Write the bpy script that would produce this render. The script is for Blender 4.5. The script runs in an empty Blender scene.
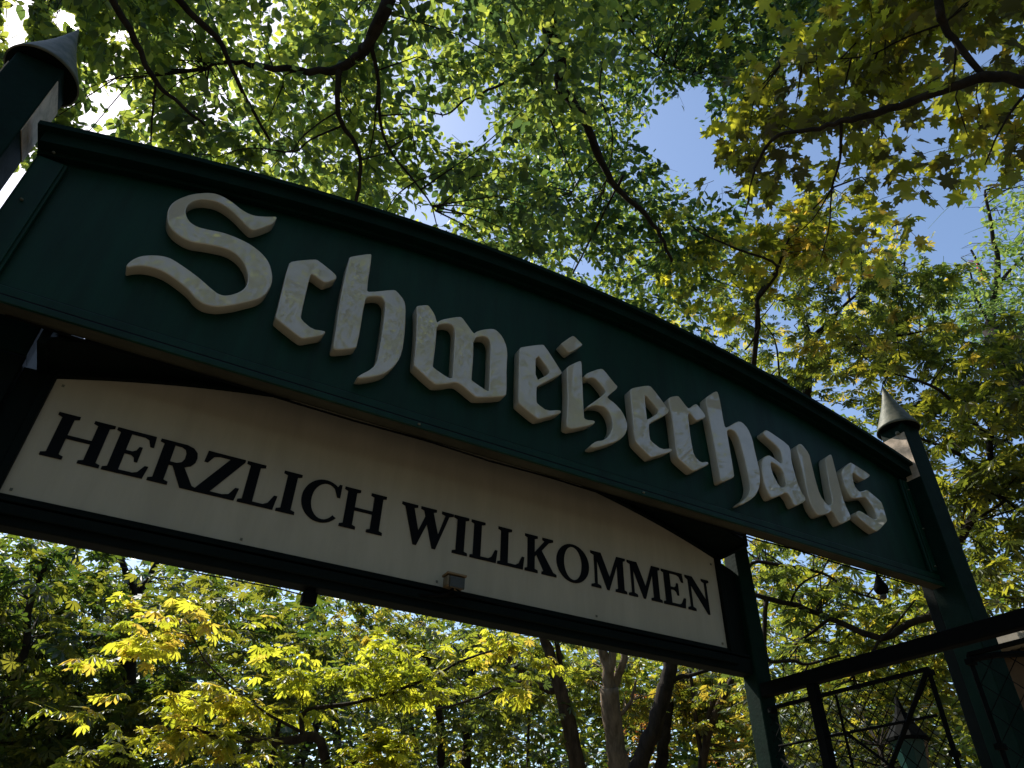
import bpy, bmesh, math, random
import numpy as np
from mathutils import Vector, Matrix
rng = np.random.default_rng(7)
random.seed(7)
scene = bpy.context.scene
COL = scene.collection
R = math.radians

# ------------------------------------------------------------------ camera (solved from the picture's vanishing points)
EYE = 1.6
F = 704.03
M = np.array([[0.8775338, -0.3029298, -0.3717095], [-0.4788686, -0.5133994, -0.7121137], [0.0248850, 0.8029039, -0.5955889]])
cam = bpy.data.cameras.new("camera"); camo = bpy.data.objects.new("camera", cam); COL.objects.link(camo)
mw = Matrix([[*M[0], 0], [*M[1], 0], [*M[2], EYE], [0, 0, 0, 1]])
camo.matrix_world = mw
cam.sensor_width = 36; cam.lens = F * 36 / 1024; cam.clip_start = 0.05; cam.clip_end = 2000
scene.camera = camo

def ray(x, y):
    d = np.array([x - 512, 384 - y, -F]); d = d / np.linalg.norm(d); return M @ d
def at(x, y, dist):
    return ray(x, y) * dist + np.array([0, 0, EYE])
def proj(P):
    c = (P - np.array([0, 0, EYE])) @ M
    z = np.where(-c[:, 2] > 0.05, -c[:, 2], 1e-3)
    return 512 + F * c[:, 0] / z, 384 - F * c[:, 1] / z, -c[:, 2]

# ------------------------------------------------------------------ light
SUN_AZ, SUN_EL = -24.4, 50.3
sd = Vector((math.cos(R(SUN_EL)) * math.sin(R(SUN_AZ)), math.cos(R(SUN_EL)) * math.cos(R(SUN_AZ)), math.sin(R(SUN_EL))))
sl = bpy.data.lights.new("sun", 'SUN'); sl.energy = 4.8; sl.angle = R(0.53); sl.color = (1.0, 0.93, 0.82)
so = bpy.data.objects.new("sun", sl); COL.objects.link(so); so.rotation_euler = sd.to_track_quat('Z', 'Y').to_euler()
so.location = (0, 0, 60)
world = bpy.data.worlds.new("World"); scene.world = world; world.use_nodes = True
nt = world.node_tree; nt.nodes.clear()
sky = nt.nodes.new('ShaderNodeTexSky'); sky.sky_type = 'NISHITA'; sky.sun_disc = False
sky.sun_elevation = R(SUN_EL); sky.sun_rotation = R(SUN_AZ)
sky.air_density = 1.0; sky.dust_density = 0.7; sky.ozone_density = 1.2
bg = nt.nodes.new('ShaderNodeBackground'); bg.inputs['Strength'].default_value = 0.15
wo = nt.nodes.new('ShaderNodeOutputWorld')
nt.links.new(sky.outputs[0], bg.inputs[0])
# the sun itself, as a small bright disc with its aureole in the sky (the lamp above gives its light)
tcw = nt.nodes.new('ShaderNodeTexCoord'); dt = nt.nodes.new('ShaderNodeVectorMath'); dt.operation = 'DOT_PRODUCT'; dt.inputs[1].default_value = tuple(sd)
nrm_ = nt.nodes.new('ShaderNodeVectorMath'); nrm_.operation = 'NORMALIZE'
nt.links.new(tcw.outputs['Generated'], nrm_.inputs[0]); nt.links.new(nrm_.outputs[0], dt.inputs[0])
mrd = nt.nodes.new('ShaderNodeMapRange'); mrd.inputs['From Min'].default_value = math.cos(R(0.50)); mrd.inputs['From Max'].default_value = math.cos(R(0.34)); mrd.inputs['To Max'].default_value = 90.0
nt.links.new(dt.outputs['Value'], mrd.inputs[0])
mra = nt.nodes.new('ShaderNodeMapRange'); mra.inputs['From Min'].default_value = math.cos(R(9)); mra.inputs['From Max'].default_value = 1.0; mra.inputs['To Max'].default_value = 0.30
pw = nt.nodes.new('ShaderNodeMath'); pw.operation = 'POWER'; pw.inputs[1].default_value = 3.0
nt.links.new(dt.outputs['Value'], mra.inputs[0]); nt.links.new(mra.outputs[0], pw.inputs[0])
sm = nt.nodes.new('ShaderNodeMath'); sm.operation = 'ADD'; nt.links.new(mrd.outputs[0], sm.inputs[0]); nt.links.new(pw.outputs[0], sm.inputs[1])
bg2 = nt.nodes.new('ShaderNodeBackground'); bg2.inputs[0].default_value = (1.0, 0.95, 0.85, 1); nt.links.new(sm.outputs[0], bg2.inputs[1])
ads = nt.nodes.new('ShaderNodeAddShader'); nt.links.new(bg.outputs[0], ads.inputs[0]); nt.links.new(bg2.outputs[0], ads.inputs[1]); nt.links.new(ads.outputs[0], wo.inputs[0])
scene.view_settings.view_transform = 'Standard'; scene.view_settings.look = 'None'
scene.view_settings.exposure = 0.6; scene.view_settings.gamma = 1.0
scene.view_settings.use_curve_mapping = False
scene.render.engine = 'CYCLES'
cy = scene.cycles
cy.max_bounces = 8; cy.diffuse_bounces = 4; cy.glossy_bounces = 3; cy.transmission_bounces = 6; cy.transparent_max_bounces = 6
cy.use_denoising = True
cy.sample_clamp_indirect = 6.0
cy.caustics_reflective = False; cy.caustics_refractive = False

# ------------------------------------------------------------------ materials
def mat(name, col, rough=0.6, spec=0.5, noise=0.0, nscale=8, bump=0.0, bscale=60, metal=0.0, col2=None, coat=0.0, stretch=None):
    m = bpy.data.materials.new(name); m.use_nodes = True; n = m.node_tree; b = n.nodes['Principled BSDF']
    b.inputs['Roughness'].default_value = rough; b.inputs['Specular IOR Level'].default_value = spec
    b.inputs['Metallic'].default_value = metal
    b.inputs['Coat Weight'].default_value = coat; b.inputs['Coat Roughness'].default_value = 0.012; b.inputs['Coat IOR'].default_value = 1.68
    b.inputs['Base Color'].default_value = (*col, 1)
    tc = n.nodes.new('ShaderNodeTexCoord')
    src = tc.outputs['Object']
    if stretch:
        mp = n.nodes.new('ShaderNodeMapping'); mp.inputs['Scale'].default_value = stretch
        n.links.new(src, mp.inputs[0]); src = mp.outputs[0]
    if noise > 0 or col2:
        t = n.nodes.new('ShaderNodeTexNoise'); t.inputs['Scale'].default_value = nscale; t.inputs['Detail'].default_value = 6; t.inputs['Roughness'].default_value = 0.65
        n.links.new(src, t.inputs[0])
        cr = n.nodes.new('ShaderNodeValToRGB')
        c2 = col2 if col2 else tuple(c * (1 - noise) for c in col)
        cr.color_ramp.elements[0].position = 0.38; cr.color_ramp.elements[0].color = (*c2, 1)
        cr.color_ramp.elements[1].position = 0.62; cr.color_ramp.elements[1].color = (*col, 1)
        n.links.new(t.outputs['Fac'], cr.inputs[0]); n.links.new(cr.outputs[0], b.inputs['Base Color'])
        mr = n.nodes.new('ShaderNodeMapRange'); mr.inputs['To Min'].default_value = rough + 0.12; mr.inputs['To Max'].default_value = max(0.02, rough - 0.05)
        n.links.new(t.outputs['Fac'], mr.inputs[0]); n.links.new(mr.outputs[0], b.inputs['Roughness'])
    if bump > 0:
        t2 = n.nodes.new('ShaderNodeTexNoise'); t2.inputs['Scale'].default_value = bscale; t2.inputs['Detail'].default_value = 4
        n.links.new(src, t2.inputs[0])
        bp = n.nodes.new('ShaderNodeBump'); bp.inputs['Strength'].default_value = bump; bp.inputs['Distance'].default_value = 0.01
        n.links.new(t2.outputs['Fac'], bp.inputs['Height']); n.links.new(bp.outputs[0], b.inputs['Normal'])
    return m

def leaf_mat(name, refl, trans, tw=0.55, gloss=0.05, rough=0.42, nscale=0.35):
    """refl / trans: three colours each, chosen per leaf; tw = share of light let through."""
    m = bpy.data.materials.new(name); m.use_nodes = True; n = m.node_tree; n.nodes.clear()
    o = n.nodes.new('ShaderNodeOutputMaterial')
    geo = n.nodes.new('ShaderNodeNewGeometry'); tc = n.nodes.new('ShaderNodeTexCoord')
    ns = n.nodes.new('ShaderNodeTexNoise'); ns.inputs['Scale'].default_value = nscale; ns.inputs['Detail'].default_value = 2
    n.links.new(tc.outputs['Object'], ns.inputs[0])
    ma = n.nodes.new('ShaderNodeMath'); ma.operation = 'MULTIPLY'; ma.inputs[1].default_value = 0.92
    n.links.new(geo.outputs['Random Per Island'], ma.inputs[0])
    mb = n.nodes.new('ShaderNodeMath'); mb.operation = 'MULTIPLY_ADD'; mb.inputs[1].default_value = 1.3; mb.inputs[2].default_value = -0.62
    n.links.new(ns.outputs['Fac'], mb.inputs[0])
    ad = n.nodes.new('ShaderNodeMath'); ad.operation = 'ADD'; ad.use_clamp = True
    n.links.new(ma.outputs[0], ad.inputs[0]); n.links.new(mb.outputs[0], ad.inputs[1])
    def ramp(cols):
        r = n.nodes.new('ShaderNodeValToRGB'); e = r.color_ramp.elements
        e[0].position = 0.12; e[0].color = (*cols[0], 1); e[1].position = 0.82; e[1].color = (*cols[2], 1)
        k = e.new(0.48); k.color = (*cols[1], 1)
        if len(cols) > 3:
            k = e.new(0.93); k.color = (*cols[3], 1)
        n.links.new(ad.outputs[0], r.inputs[0]); return r
    r1, r2 = ramp(refl), ramp(trans)
    d = n.nodes.new('ShaderNodeBsdfDiffuse'); t = n.nodes.new('ShaderNodeBsdfTranslucent'); g = n.nodes.new('ShaderNodeBsdfGlossy')
    g.inputs['Roughness'].default_value = rough; g.inputs['Color'].default_value = (0.9, 0.95, 1, 1)
    n.links.new(r1.outputs[0], d.inputs[0]); n.links.new(r2.outputs[0], t.inputs[0])
    a = n.nodes.new('ShaderNodeMixShader'); a.inputs[0].default_value = tw
    n.links.new(d.outputs[0], a.inputs[1]); n.links.new(t.outputs[0], a.inputs[2])
    b = n.nodes.new('ShaderNodeMixShader'); b.inputs[0].default_value = gloss
    n.links.new(a.outputs[0], b.inputs[1]); n.links.new(g.outputs[0], b.inputs[2])
    n.links.new(b.outputs[0], o.inputs[0])
    return m

GREEN = mat('green_gloss_paint', (0.0006, 0.030, 0.0165), 0.42, 0.20, noise=0.42, nscale=2.2, bump=0.05, bscale=40, stretch=(3.2, 3.2, 0.5))
GREEN_POST = mat('green_post_paint', (0.0012, 0.015, 0.0095), 0.65, 0.10, noise=0.3, nscale=9, bump=0.15, bscale=55)
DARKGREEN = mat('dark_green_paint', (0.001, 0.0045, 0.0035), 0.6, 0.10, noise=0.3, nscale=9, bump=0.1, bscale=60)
CREAM = mat('cream_letter_enamel', (0.53, 0.48, 0.38), 0.45, 0.25, noise=0.10, nscale=9, coat=1.0)
SIGNWHITE = mat('cream_sign_board', (0.46, 0.415, 0.33), 0.55, 0.25, noise=0.13, nscale=1.8, stretch=(3.5, 3.5, 0.6))
BLACK = mat('black_lettering', (0.003, 0.004, 0.006), 0.6, 0.1, noise=0.2)
ZINC = mat('weathered_zinc', (0.15, 0.15, 0.115), 0.55, 0.35, noise=0.0, nscale=14, metal=0.1, col2=(0.07, 0.085, 0.065), bump=0.25, bscale=30)
IRON = mat('dark_iron', (0.003, 0.004, 0.004), 0.7, 0.06, noise=0.3, nscale=20)
BARK = mat('brown_bark', (0.085, 0.06, 0.040), 0.9, 0.2, nscale=9, col2=(0.03, 0.022, 0.016), bump=1.0, bscale=24, stretch=(1, 1, 0.3))
BARKSUN = mat('sunlit_bark', (0.22, 0.165, 0.115), 0.9, 0.2, nscale=9, col2=(0.10, 0.075, 0.05), bump=1.0, bscale=24, stretch=(1, 1, 0.3))  # lighter copy of the bark, sunlight put into its colour
BARKDARK = mat('dark_bark', (0.035, 0.028, 0.022), 0.9, 0.2, nscale=9, col2=(0.015, 0.012, 0.010), bump=1.0, bscale=30, stretch=(1, 1, 0.4))

# ------------------------------------------------------------------ mesh helpers
def tag(o, label=None, cat=None, group=None, kind=None):
    if label: o['label'] = label
    if cat: o['category'] = cat
    if group: o['group'] = group
    if kind: o['kind'] = kind
    return o
def empty(name, loc, label, cat, group=None):
    o = bpy.data.objects.new(name, None); COL.objects.link(o); o.location = loc; o.empty_display_size = 0.2
    return tag(o, label, cat, group)
def link(name, me, m, parent=None, smooth=False):
    me.materials.clear(); me.materials.append(m)
    o = bpy.data.objects.new(name, me); COL.objects.link(o)
    if parent is not None:
        o.parent = parent
        # mesh data is written in world coordinates: cancel the parents' offsets
        off = Vector((0, 0, 0)); p = parent
        while p is not None:
            off += p.location; p = p.parent
        o.location = -off
    if smooth:
        me.polygons.foreach_set('use_smooth', [True] * len(me.polygons))
    return o
class MB:
    def __init__(s): s.bm = bmesh.new()
    def box(s, x0, x1, y0, y1, z0, z1, bev=0.0):
        vs = [s.bm.verts.new(p) for p in [(x0, y0, z0), (x1, y0, z0), (x1, y1, z0), (x0, y1, z0), (x0, y0, z1), (x1, y0, z1), (x1, y1, z1), (x0, y1, z1)]]
        fs = [s.bm.faces.new([vs[i] for i in q]) for q in [(0, 3, 2, 1), (4, 5, 6, 7), (0, 1, 5, 4), (1, 2, 6, 5), (2, 3, 7, 6), (3, 0, 4, 7)]]
        if bev > 0:
            es = list({e for f in fs for e in f.edges})
            bmesh.ops.bevel(s.bm, geom=es, offset=bev, segments=2, affect='EDGES', profile=0.5)
        return s
    def tube(s, pts, rads, n=8, cap=True):
        pts = [Vector(p) for p in pts]
        if not hasattr(rads, '__len__'): rads = [rads] * len(pts)
        rings = []
        prev = None
        for i, p in enumerate(pts):
            d = (pts[min(i + 1, len(pts) - 1)] - pts[max(i - 1, 0)])
            if d.length < 1e-6: d = Vector((0, 0, 1))
            d.normalize()
            if prev is None:
                a = d.orthogonal().normalized()
            else:
                a = (prev - d * prev.dot(d))
                a = a.normalized() if a.length > 1e-5 else d.orthogonal().normalized()
            prev = a; b = d.cross(a)
            rings.append([s.bm.verts.new(p + (a * math.cos(2 * math.pi * k / n) + b * math.sin(2 * math.pi * k / n)) * rads[i]) for k in range(n)])
        for r0, r1 in zip(rings, rings[1:]):
            for k in range(n):
                s.bm.faces.new([r0[k], r0[(k + 1) % n], r1[(k + 1) % n], r1[k]])
        if cap and n > 2:
            s.bm.faces.new(rings[0][::-1]); s.bm.faces.new(rings[-1])
        return s
    def lathe(s, prof, c, n=28):
        rings = []
        for r, z in prof:
            rings.append([s.bm.verts.new((c[0] + r * math.cos(2 * math.pi * k / n), c[1] + r * math.sin(2 * math.pi * k / n), c[2] + z)) for k in range(n)])
        for r0, r1 in zip(rings, rings[1:]):
            for k in range(n): s.bm.faces.new([r0[k], r0[(k + 1) % n], r1[(k + 1) % n], r1[k]])
        s.bm.faces.new(rings[0][::-1]); s.bm.faces.new(rings[-1]); return s
    def sweep_arch(s, xs, zlo, zhi, y0, y1):
        """solid band following two curves zlo(x), zhi(x) between y0 and y1"""
        rows = []
        for x in xs:
            rows.append([s.bm.verts.new(p) for p in [(x, y0, zlo(x)), (x, y0, zhi(x)), (x, y1, zhi(x)), (x, y1, zlo(x))]])
        for a, b in zip(rows, rows[1:]):
            for k in range(4): s.bm.faces.new([a[k], b[k], b[(k + 1) % 4], a[(k + 1) % 4]])
        s.bm.faces.new(rows[0][::-1]); s.bm.faces.new(rows[-1]); return s
    def build(s, name, m, parent=None, smooth=False):
        bmesh.ops.recalc_face_normals(s.bm, faces=s.bm.faces)
        me = bpy.data.meshes.new(name); s.bm.to_mesh(me); s.bm.free()
        return link(name, me, m, parent, smooth)

def plate(polys, y0, y1, bev, name, m, parent, off=None):
    """solid letter from outline polygons in the XZ plane (first outline, then holes); front at y0, back at y1"""
    cu = bpy.data.curves.new(name, 'CURVE'); cu.dimensions = '2D'; cu.fill_mode = 'BOTH'
    for P in polys:
        sp = cu.splines.new('POLY'); sp.points.add(len(P) - 1)
        for i, (x, z) in enumerate(P): sp.points[i].co = (x, z, 0, 1)
        sp.use_cyclic_u = True
    cu.extrude = (y1 - y0) / 2 - bev; cu.bevel_depth = bev; cu.bevel_resolution = 2; cu.offset = -bev if off is None else off
    tmp = bpy.data.objects.new('tmp', cu); COL.objects.link(tmp)
    dg = bpy.context.evaluated_depsgraph_get(); dg.update()
    me = bpy.data.meshes.new_from_object(tmp.evaluated_get(dg))
    bpy.data.objects.remove(tmp); bpy.data.curves.remove(cu)
    # (x, y, z) -> (x, yc - z, y)
    yc = (y0 + y1) / 2
    co = np.empty(len(me.vertices) * 3, np.float32); me.vertices.foreach_get('co', co); co = co.reshape(-1, 3)
    co = np.stack([co[:, 0], yc - co[:, 2], co[:, 1]], 1)
    me.vertices.foreach_set('co', co.ravel()); me.update()
    me.name = name
    return link(name, me, m, parent)
def chaikin(P, it=1, q=0.22):
    P = [np.array(p, float) for p in P]
    for _ in range(it):
        Q = []
        for i in range(len(P)):
            a, b = P[i], P[(i + 1) % len(P)]
            Q += [a * (1 - q) + b * q, a * q + b * (1 - q)]
        P = Q
    return [tuple(p) for p in P]
FRAKTUR = {
 'S': [[[(-0.477,3.731),(-0.466,3.769),(-0.445,3.803),(-0.412,3.827),(-0.373,3.845),(-0.336,3.85),(-0.295,3.837),(-0.251,3.82),(-0.198,3.796),(-0.143,3.764),(-0.107,3.745),(-0.08,3.745),(-0.052,3.763),(-0.024,3.794),(-0.008,3.827),(-0.005,3.864),(-0.014,3.906),(-0.034,3.949),(-0.063,3.983),(-0.093,4.003),(-0.129,4.014),(-0.169,4.011),(-0.23,3.996),(-0.281,3.98),(-0.321,3.982),(-0.365,4.0),(-0.398,4.03),(-0.417,4.074),(-0.427,4.125),(-0.421,4.174),(-0.398,4.221),(-0.363,4.27),(-0.309,4.315),(-0.271,4.332),(-0.228,4.331),(-0.181,4.315),(-0.141,4.294),(-0.103,4.284),(-0.069,4.287),(-0.021,4.311),(0.028,4.341),(0.021,4.286),(-0.013,4.236),(-0.054,4.189),(-0.075,4.187),(-0.123,4.222),(-0.164,4.251),(-0.213,4.275),(-0.258,4.281),(-0.304,4.266),(-0.338,4.239),(-0.359,4.199),(-0.359,4.154),(-0.344,4.118),(-0.321,4.093),(-0.286,4.082),(-0.239,4.09),(-0.178,4.106),(-0.111,4.106),(-0.049,4.096),(0.009,4.07),(0.057,4.028),(0.088,3.958),(0.097,3.903),(0.088,3.84),(0.065,3.794),(0.025,3.758),(-0.027,3.711),(-0.081,3.676),(-0.116,3.665),(-0.146,3.663),(-0.181,3.677),(-0.221,3.712),(-0.265,3.735),(-0.324,3.76),(-0.378,3.766),(-0.419,3.756),(-0.449,3.738),(-0.468,3.719)]]],
 'c': [[[(0.14,4.059),(0.153,4.087),(0.251,4.153),(0.271,4.154),(0.363,4.109),(0.377,4.089),(0.371,4.068),(0.333,4.029),(0.319,4.026),(0.259,4.053),(0.252,4.037),(0.259,3.781),(0.268,3.757),(0.325,3.726),(0.378,3.739),(0.386,3.732),(0.375,3.708),(0.334,3.679),(0.298,3.655),(0.281,3.653),(0.161,3.712),(0.153,3.727),(0.152,3.774)]]],
 'h': [[[(0.411,4.244),(0.423,4.264),(0.513,4.333),(0.525,4.325),(0.534,4.078),(0.548,4.071),(0.664,4.145),(0.685,4.147),(0.733,4.105),(0.748,4.058),(0.761,3.924),(0.765,3.81),(0.759,3.734),(0.737,3.671),(0.696,3.608),(0.644,3.57),(0.591,3.541),(0.568,3.538),(0.587,3.565),(0.62,3.601),(0.643,3.639),(0.65,3.69),(0.649,3.836),(0.643,3.989),(0.638,4.04),(0.616,4.067),(0.591,4.063),(0.543,4.035),(0.536,4.005),(0.544,3.712),(0.528,3.693),(0.446,3.65),(0.433,3.659),(0.43,3.741),(0.415,3.961)]]],
 'w': [[[(0.802,4.086),(0.809,4.1),(0.859,4.129),(0.873,4.125),(0.908,4.083),(0.923,4.041),(0.926,4.036),(0.938,4.055),(0.975,4.086),(1.045,4.131),(1.063,4.132),(1.089,4.104),(1.132,4.057),(1.141,4.054),(1.151,4.071),(1.187,4.101),(1.243,4.133),(1.272,4.134),(1.312,4.101),(1.338,4.045),(1.344,3.993),(1.342,3.917),(1.348,3.73),(1.335,3.71),(1.273,3.682),(1.186,3.648),(1.168,3.649),(1.083,3.695),(1.057,3.695),(1.012,3.668),(0.964,3.645),(0.943,3.644),(0.837,3.707),(0.831,3.724),(0.829,3.792),(0.824,3.892),(0.814,4.013)],[(0.926,4.018),(0.978,4.051),(1.01,4.056),(1.028,4.028),(1.032,3.949),(1.04,3.738),(1.038,3.715),(1.017,3.709),(0.933,3.74),(0.93,3.754),(0.931,3.854),(0.93,3.937)],[(1.138,4.021),(1.199,4.061),(1.226,4.055),(1.24,4.021),(1.241,3.962),(1.246,3.717),(1.236,3.708),(1.149,3.74),(1.144,3.748),(1.145,3.88)]]],
 'e': [[[(1.417,4.067),(1.435,4.084),(1.555,4.152),(1.577,4.155),(1.681,4.018),(1.69,4.003),(1.68,3.985),(1.533,3.851),(1.526,3.831),(1.527,3.748),(1.534,3.734),(1.591,3.711),(1.67,3.744),(1.681,3.733),(1.665,3.715),(1.55,3.643),(1.529,3.639),(1.422,3.694),(1.417,3.708),(1.415,3.874),(1.415,4.036)],[(1.52,4.079),(1.606,3.988),(1.605,3.965),(1.582,3.94),(1.521,3.882)]]],
 'i': [[[(1.766,4.307),(1.783,4.309),(1.838,4.271),(1.832,4.257),(1.75,4.171),(1.734,4.168),(1.687,4.209),(1.694,4.222)]],[[(1.725,4.059),(1.809,4.136),(1.827,4.137),(1.826,4.032),(1.825,3.748),(1.838,3.738),(1.888,3.751),(1.899,3.742),(1.881,3.719),(1.748,3.646),(1.718,3.646),(1.71,3.66),(1.723,3.818),(1.722,4.037)]]],
 'z': [[[(1.838,4.037),(1.865,4.071),(1.956,4.138),(1.98,4.139),(2.053,4.064),(2.073,4.051),(2.062,4.027),(1.995,3.952),(1.996,3.938),(2.042,3.921),(2.092,3.88),(2.118,3.82),(2.118,3.774),(2.096,3.722),(2.045,3.667),(1.975,3.623),(1.895,3.576),(1.86,3.569),(1.861,3.584),(1.898,3.62),(1.943,3.639),(1.978,3.673),(2.01,3.727),(2.017,3.785),(2.001,3.837),(1.969,3.866),(1.934,3.865),(1.888,3.849),(1.853,3.819),(1.848,3.829),(1.901,3.882),(1.975,3.962),(1.984,3.984),(1.927,4.041),(1.898,4.048),(1.851,4.02)]]],
 'e2': [[[(2.165,4.064),(2.189,4.085),(2.299,4.144),(2.329,4.145),(2.437,4.023),(2.443,4.008),(2.429,3.98),(2.285,3.865),(2.275,3.845),(2.272,3.754),(2.287,3.738),(2.35,3.711),(2.421,3.739),(2.431,3.73),(2.415,3.711),(2.274,3.632),(2.258,3.632),(2.173,3.692),(2.162,3.714),(2.162,3.921),(2.16,4.042)],[(2.268,4.071),(2.357,3.989),(2.36,3.97),(2.336,3.943),(2.268,3.883),(2.267,3.902),(2.267,4.014)]]],
 'r': [[[(2.454,4.104),(2.474,4.123),(2.527,4.15),(2.541,4.147),(2.591,4.089),(2.608,4.083),(2.667,4.139),(2.685,4.14),(2.739,4.076),(2.731,4.056),(2.663,4.01),(2.651,4.009),(2.609,4.052),(2.594,4.032),(2.591,4.014),(2.586,3.834),(2.594,3.74),(2.636,3.71),(2.687,3.732),(2.7,3.724),(2.688,3.707),(2.576,3.633),(2.554,3.634),(2.47,3.681),(2.456,3.703),(2.463,3.914),(2.456,4.035),(2.448,4.078)]]],
 'h2': [[[(2.76,4.21),(2.779,4.235),(2.861,4.308),(2.884,4.31),(2.889,4.218),(2.886,4.049),(2.898,4.037),(3.007,4.124),(3.048,4.135),(3.094,4.098),(3.115,4.023),(3.114,3.921),(3.119,3.831),(3.118,3.767),(3.093,3.684),(3.045,3.609),(2.982,3.556),(2.907,3.507),(2.886,3.507),(2.922,3.54),(2.974,3.584),(3.007,3.647),(3.011,3.711),(3.006,3.849),(2.993,3.99),(2.972,4.03),(2.936,4.039),(2.901,4.017),(2.898,3.986),(2.893,3.701),(2.881,3.679),(2.785,3.622),(2.77,3.629),(2.771,3.69),(2.772,3.841),(2.763,4.103)]]],
 'a': [[[(3.226,4.112),(3.254,4.141),(3.282,4.143),(3.442,4.089),(3.455,4.051),(3.436,3.963),(3.441,3.827),(3.457,3.742),(3.484,3.706),(3.472,3.681),(3.381,3.625),(3.359,3.624),(3.345,3.674),(3.318,3.702),(3.262,3.667),(3.186,3.626),(3.161,3.627),(3.134,3.696),(3.137,3.795),(3.152,3.866),(3.18,3.912),(3.231,3.944),(3.263,3.939),(3.293,3.925),(3.334,3.909),(3.354,3.95),(3.349,4.018),(3.318,4.044),(3.228,4.093)],[(3.237,3.894),(3.257,3.892),(3.301,3.882),(3.331,3.857),(3.334,3.774),(3.33,3.751),(3.284,3.722),(3.262,3.737),(3.233,3.8),(3.229,3.855)]]],
 'u': [[[(3.524,4.103),(3.558,4.132),(3.583,4.134),(3.63,4.076),(3.63,4.022),(3.625,3.88),(3.631,3.768),(3.67,3.717),(3.697,3.713),(3.727,3.732),(3.742,3.77),(3.749,3.857),(3.771,4.016),(3.781,4.079),(3.801,4.104),(3.851,4.14),(3.864,4.136),(3.861,4.019),(3.854,3.875),(3.857,3.761),(3.881,3.689),(3.877,3.666),(3.859,3.651),(3.761,3.596),(3.743,3.605),(3.711,3.681),(3.659,3.643),(3.578,3.61),(3.551,3.61),(3.52,3.661),(3.513,3.747),(3.521,3.907),(3.517,4.071)]]],
 's': [[[(3.92,4.024),(3.946,4.058),(4.04,4.133),(4.063,4.134),(4.22,4.093),(4.221,4.075),(4.146,4.026),(4.124,4.022),(4.048,4.053),(4.027,4.037),(4.014,3.943),(4.046,3.907),(4.081,3.92),(4.13,3.945),(4.152,3.943),(4.255,3.89),(4.261,3.868),(4.258,3.751),(4.241,3.73),(4.118,3.635),(4.085,3.63),(3.942,3.696),(3.946,3.726),(3.981,3.751),(4.014,3.748),(4.124,3.717),(4.156,3.746),(4.146,3.814),(4.112,3.864),(4.093,3.879),(4.024,3.852),(3.956,3.831),(3.932,3.844),(3.908,3.902),(3.913,3.998)]]],
}
# ================================================================== the entrance gate (x along the gate, y away from the camera)
Z = EYE
def circ(apex, xc, Rr): return lambda x: apex - (Rr - math.sqrt(Rr * Rr - (x - xc) ** 2))
XC = 1.855
XL, XR = -0.985, 4.70
in_arc = circ(Z + 3.06, XC, 10.14)
xs = np.linspace(XL, XR, 49)
sign = empty('entrance_sign', (XC, 2.75, Z + 1.8), 'long dark green arched sign board with raised cream gothic lettering', 'sign')
MB().sweep_arch(xs, lambda x: Z + 1.800, lambda x: in_arc(x) + 0.03, 2.700, 2.745).build('board', GREEN, sign)
# arched cornice in three steps
xo = np.linspace(XL - 0.03, XR + 0.06, 49)
MB().sweep_arch(xo, lambda x: in_arc(x) + 0.035, lambda x: in_arc(x) + 0.062, 2.585, 2.80).build('cornice_cap', GREEN_POST, sign)
MB().sweep_arch(xs, lambda x: in_arc(x) - 0.035, lambda x: in_arc(x) + 0.032, 2.615, 2.697).build('cornice', GREEN_POST, sign)
MB().sweep_arch(xs, lambda x: in_arc(x) - 0.062, lambda x: in_arc(x) - 0.038, 2.665, 2.697).build('cornice_bead', GREEN_POST, sign)
# raised border: bottom and both ends
b = MB()
b.box(XL + 0.002, XR - 0.002, 2.668, 2.699, Z + 1.802, Z + 1.872, 0.006)
b.box(XL + 0.004, XR - 0.004, 2.652, 2.666, Z + 1.784, Z + 1.815, 0.003)
b.build('bottom_border', GREEN, sign)
b = MB(); b.box(XL + 0.13, XR - 0.08, 2.688, 2.699, Z + 1.8735, Z + 1.885); b.box(XL + 0.002, XR - 0.002, 2.6645, 2.6675, Z + 1.8225, Z + 1.829); b.build('groove', BLACK, sign)
b = MB(); b.box(XL + 0.01, XR - 0.01, 2.668, 2.742, Z + 1.788, Z + 1.7985); b.build('lit_underside', mat('bounce_lit_khaki', (0.055, 0.052, 0.034), 0.8, 0.2, noise=0.4, nscale=3), sign)  # underside strip, light bounced off the ground put into its khaki
for x0, x1 in ((XL + 0.003, XL + 0.125), (XR - 0.075, XR - 0.003)):
    b = MB(); b.box(x0, x1, 2.672, 2.697, Z + 1.875, in_arc(x0 if x0 < 0 else x1) - 0.064, 0.006)
    b.box(x0 + 0.012, x1 - 0.012 , 2.662, 2.671, Z + 1.885, in_arc(x0 if x0 < 0 else x1) - 0.075, 0.003)
    b.build('end_border', GREEN, sign)
for (x, z) in ((4.66, 1.92), (4.675, 2.2), (4.66, 2.5), (-0.93, 2.3), (-0.93, 2.62), (2.2, 1.80), (0.9, 1.80)):
    b = MB(); b.lathe([(0.001, -0.006), (0.007, -0.003), (0.008, 0.0), (0.007, 0.003), (0.001, 0.006)], (x, 2.656 if z > 1.85 else 2.650, Z + z), 8)
    b.build('screw', ZINC, sign, True)
for n, parts in FRAKTUR.items():
    if n == 'i':
        allp = parts
        o = plate([chaikin(p) for p in parts[1]], 2.635, 2.698, 0.0055, 'letter', CREAM, sign); o['label'] = 'gothic letter i'
        o2 = plate([chaikin(p) for p in parts[0]], 2.635, 2.698, 0.0055, 'letter_dot', CREAM, sign)
        continue
    for pp in parts:
        o = plate([chaikin(p, 2 if n == 'S' else 1) for p in pp], 2.635, 2.698, 0.0055, 'letter', CREAM, sign)
        o['label'] = 'large sweeping gothic capital S' if n == 'S' else 'gothic letter ' + n.strip('2')

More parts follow.
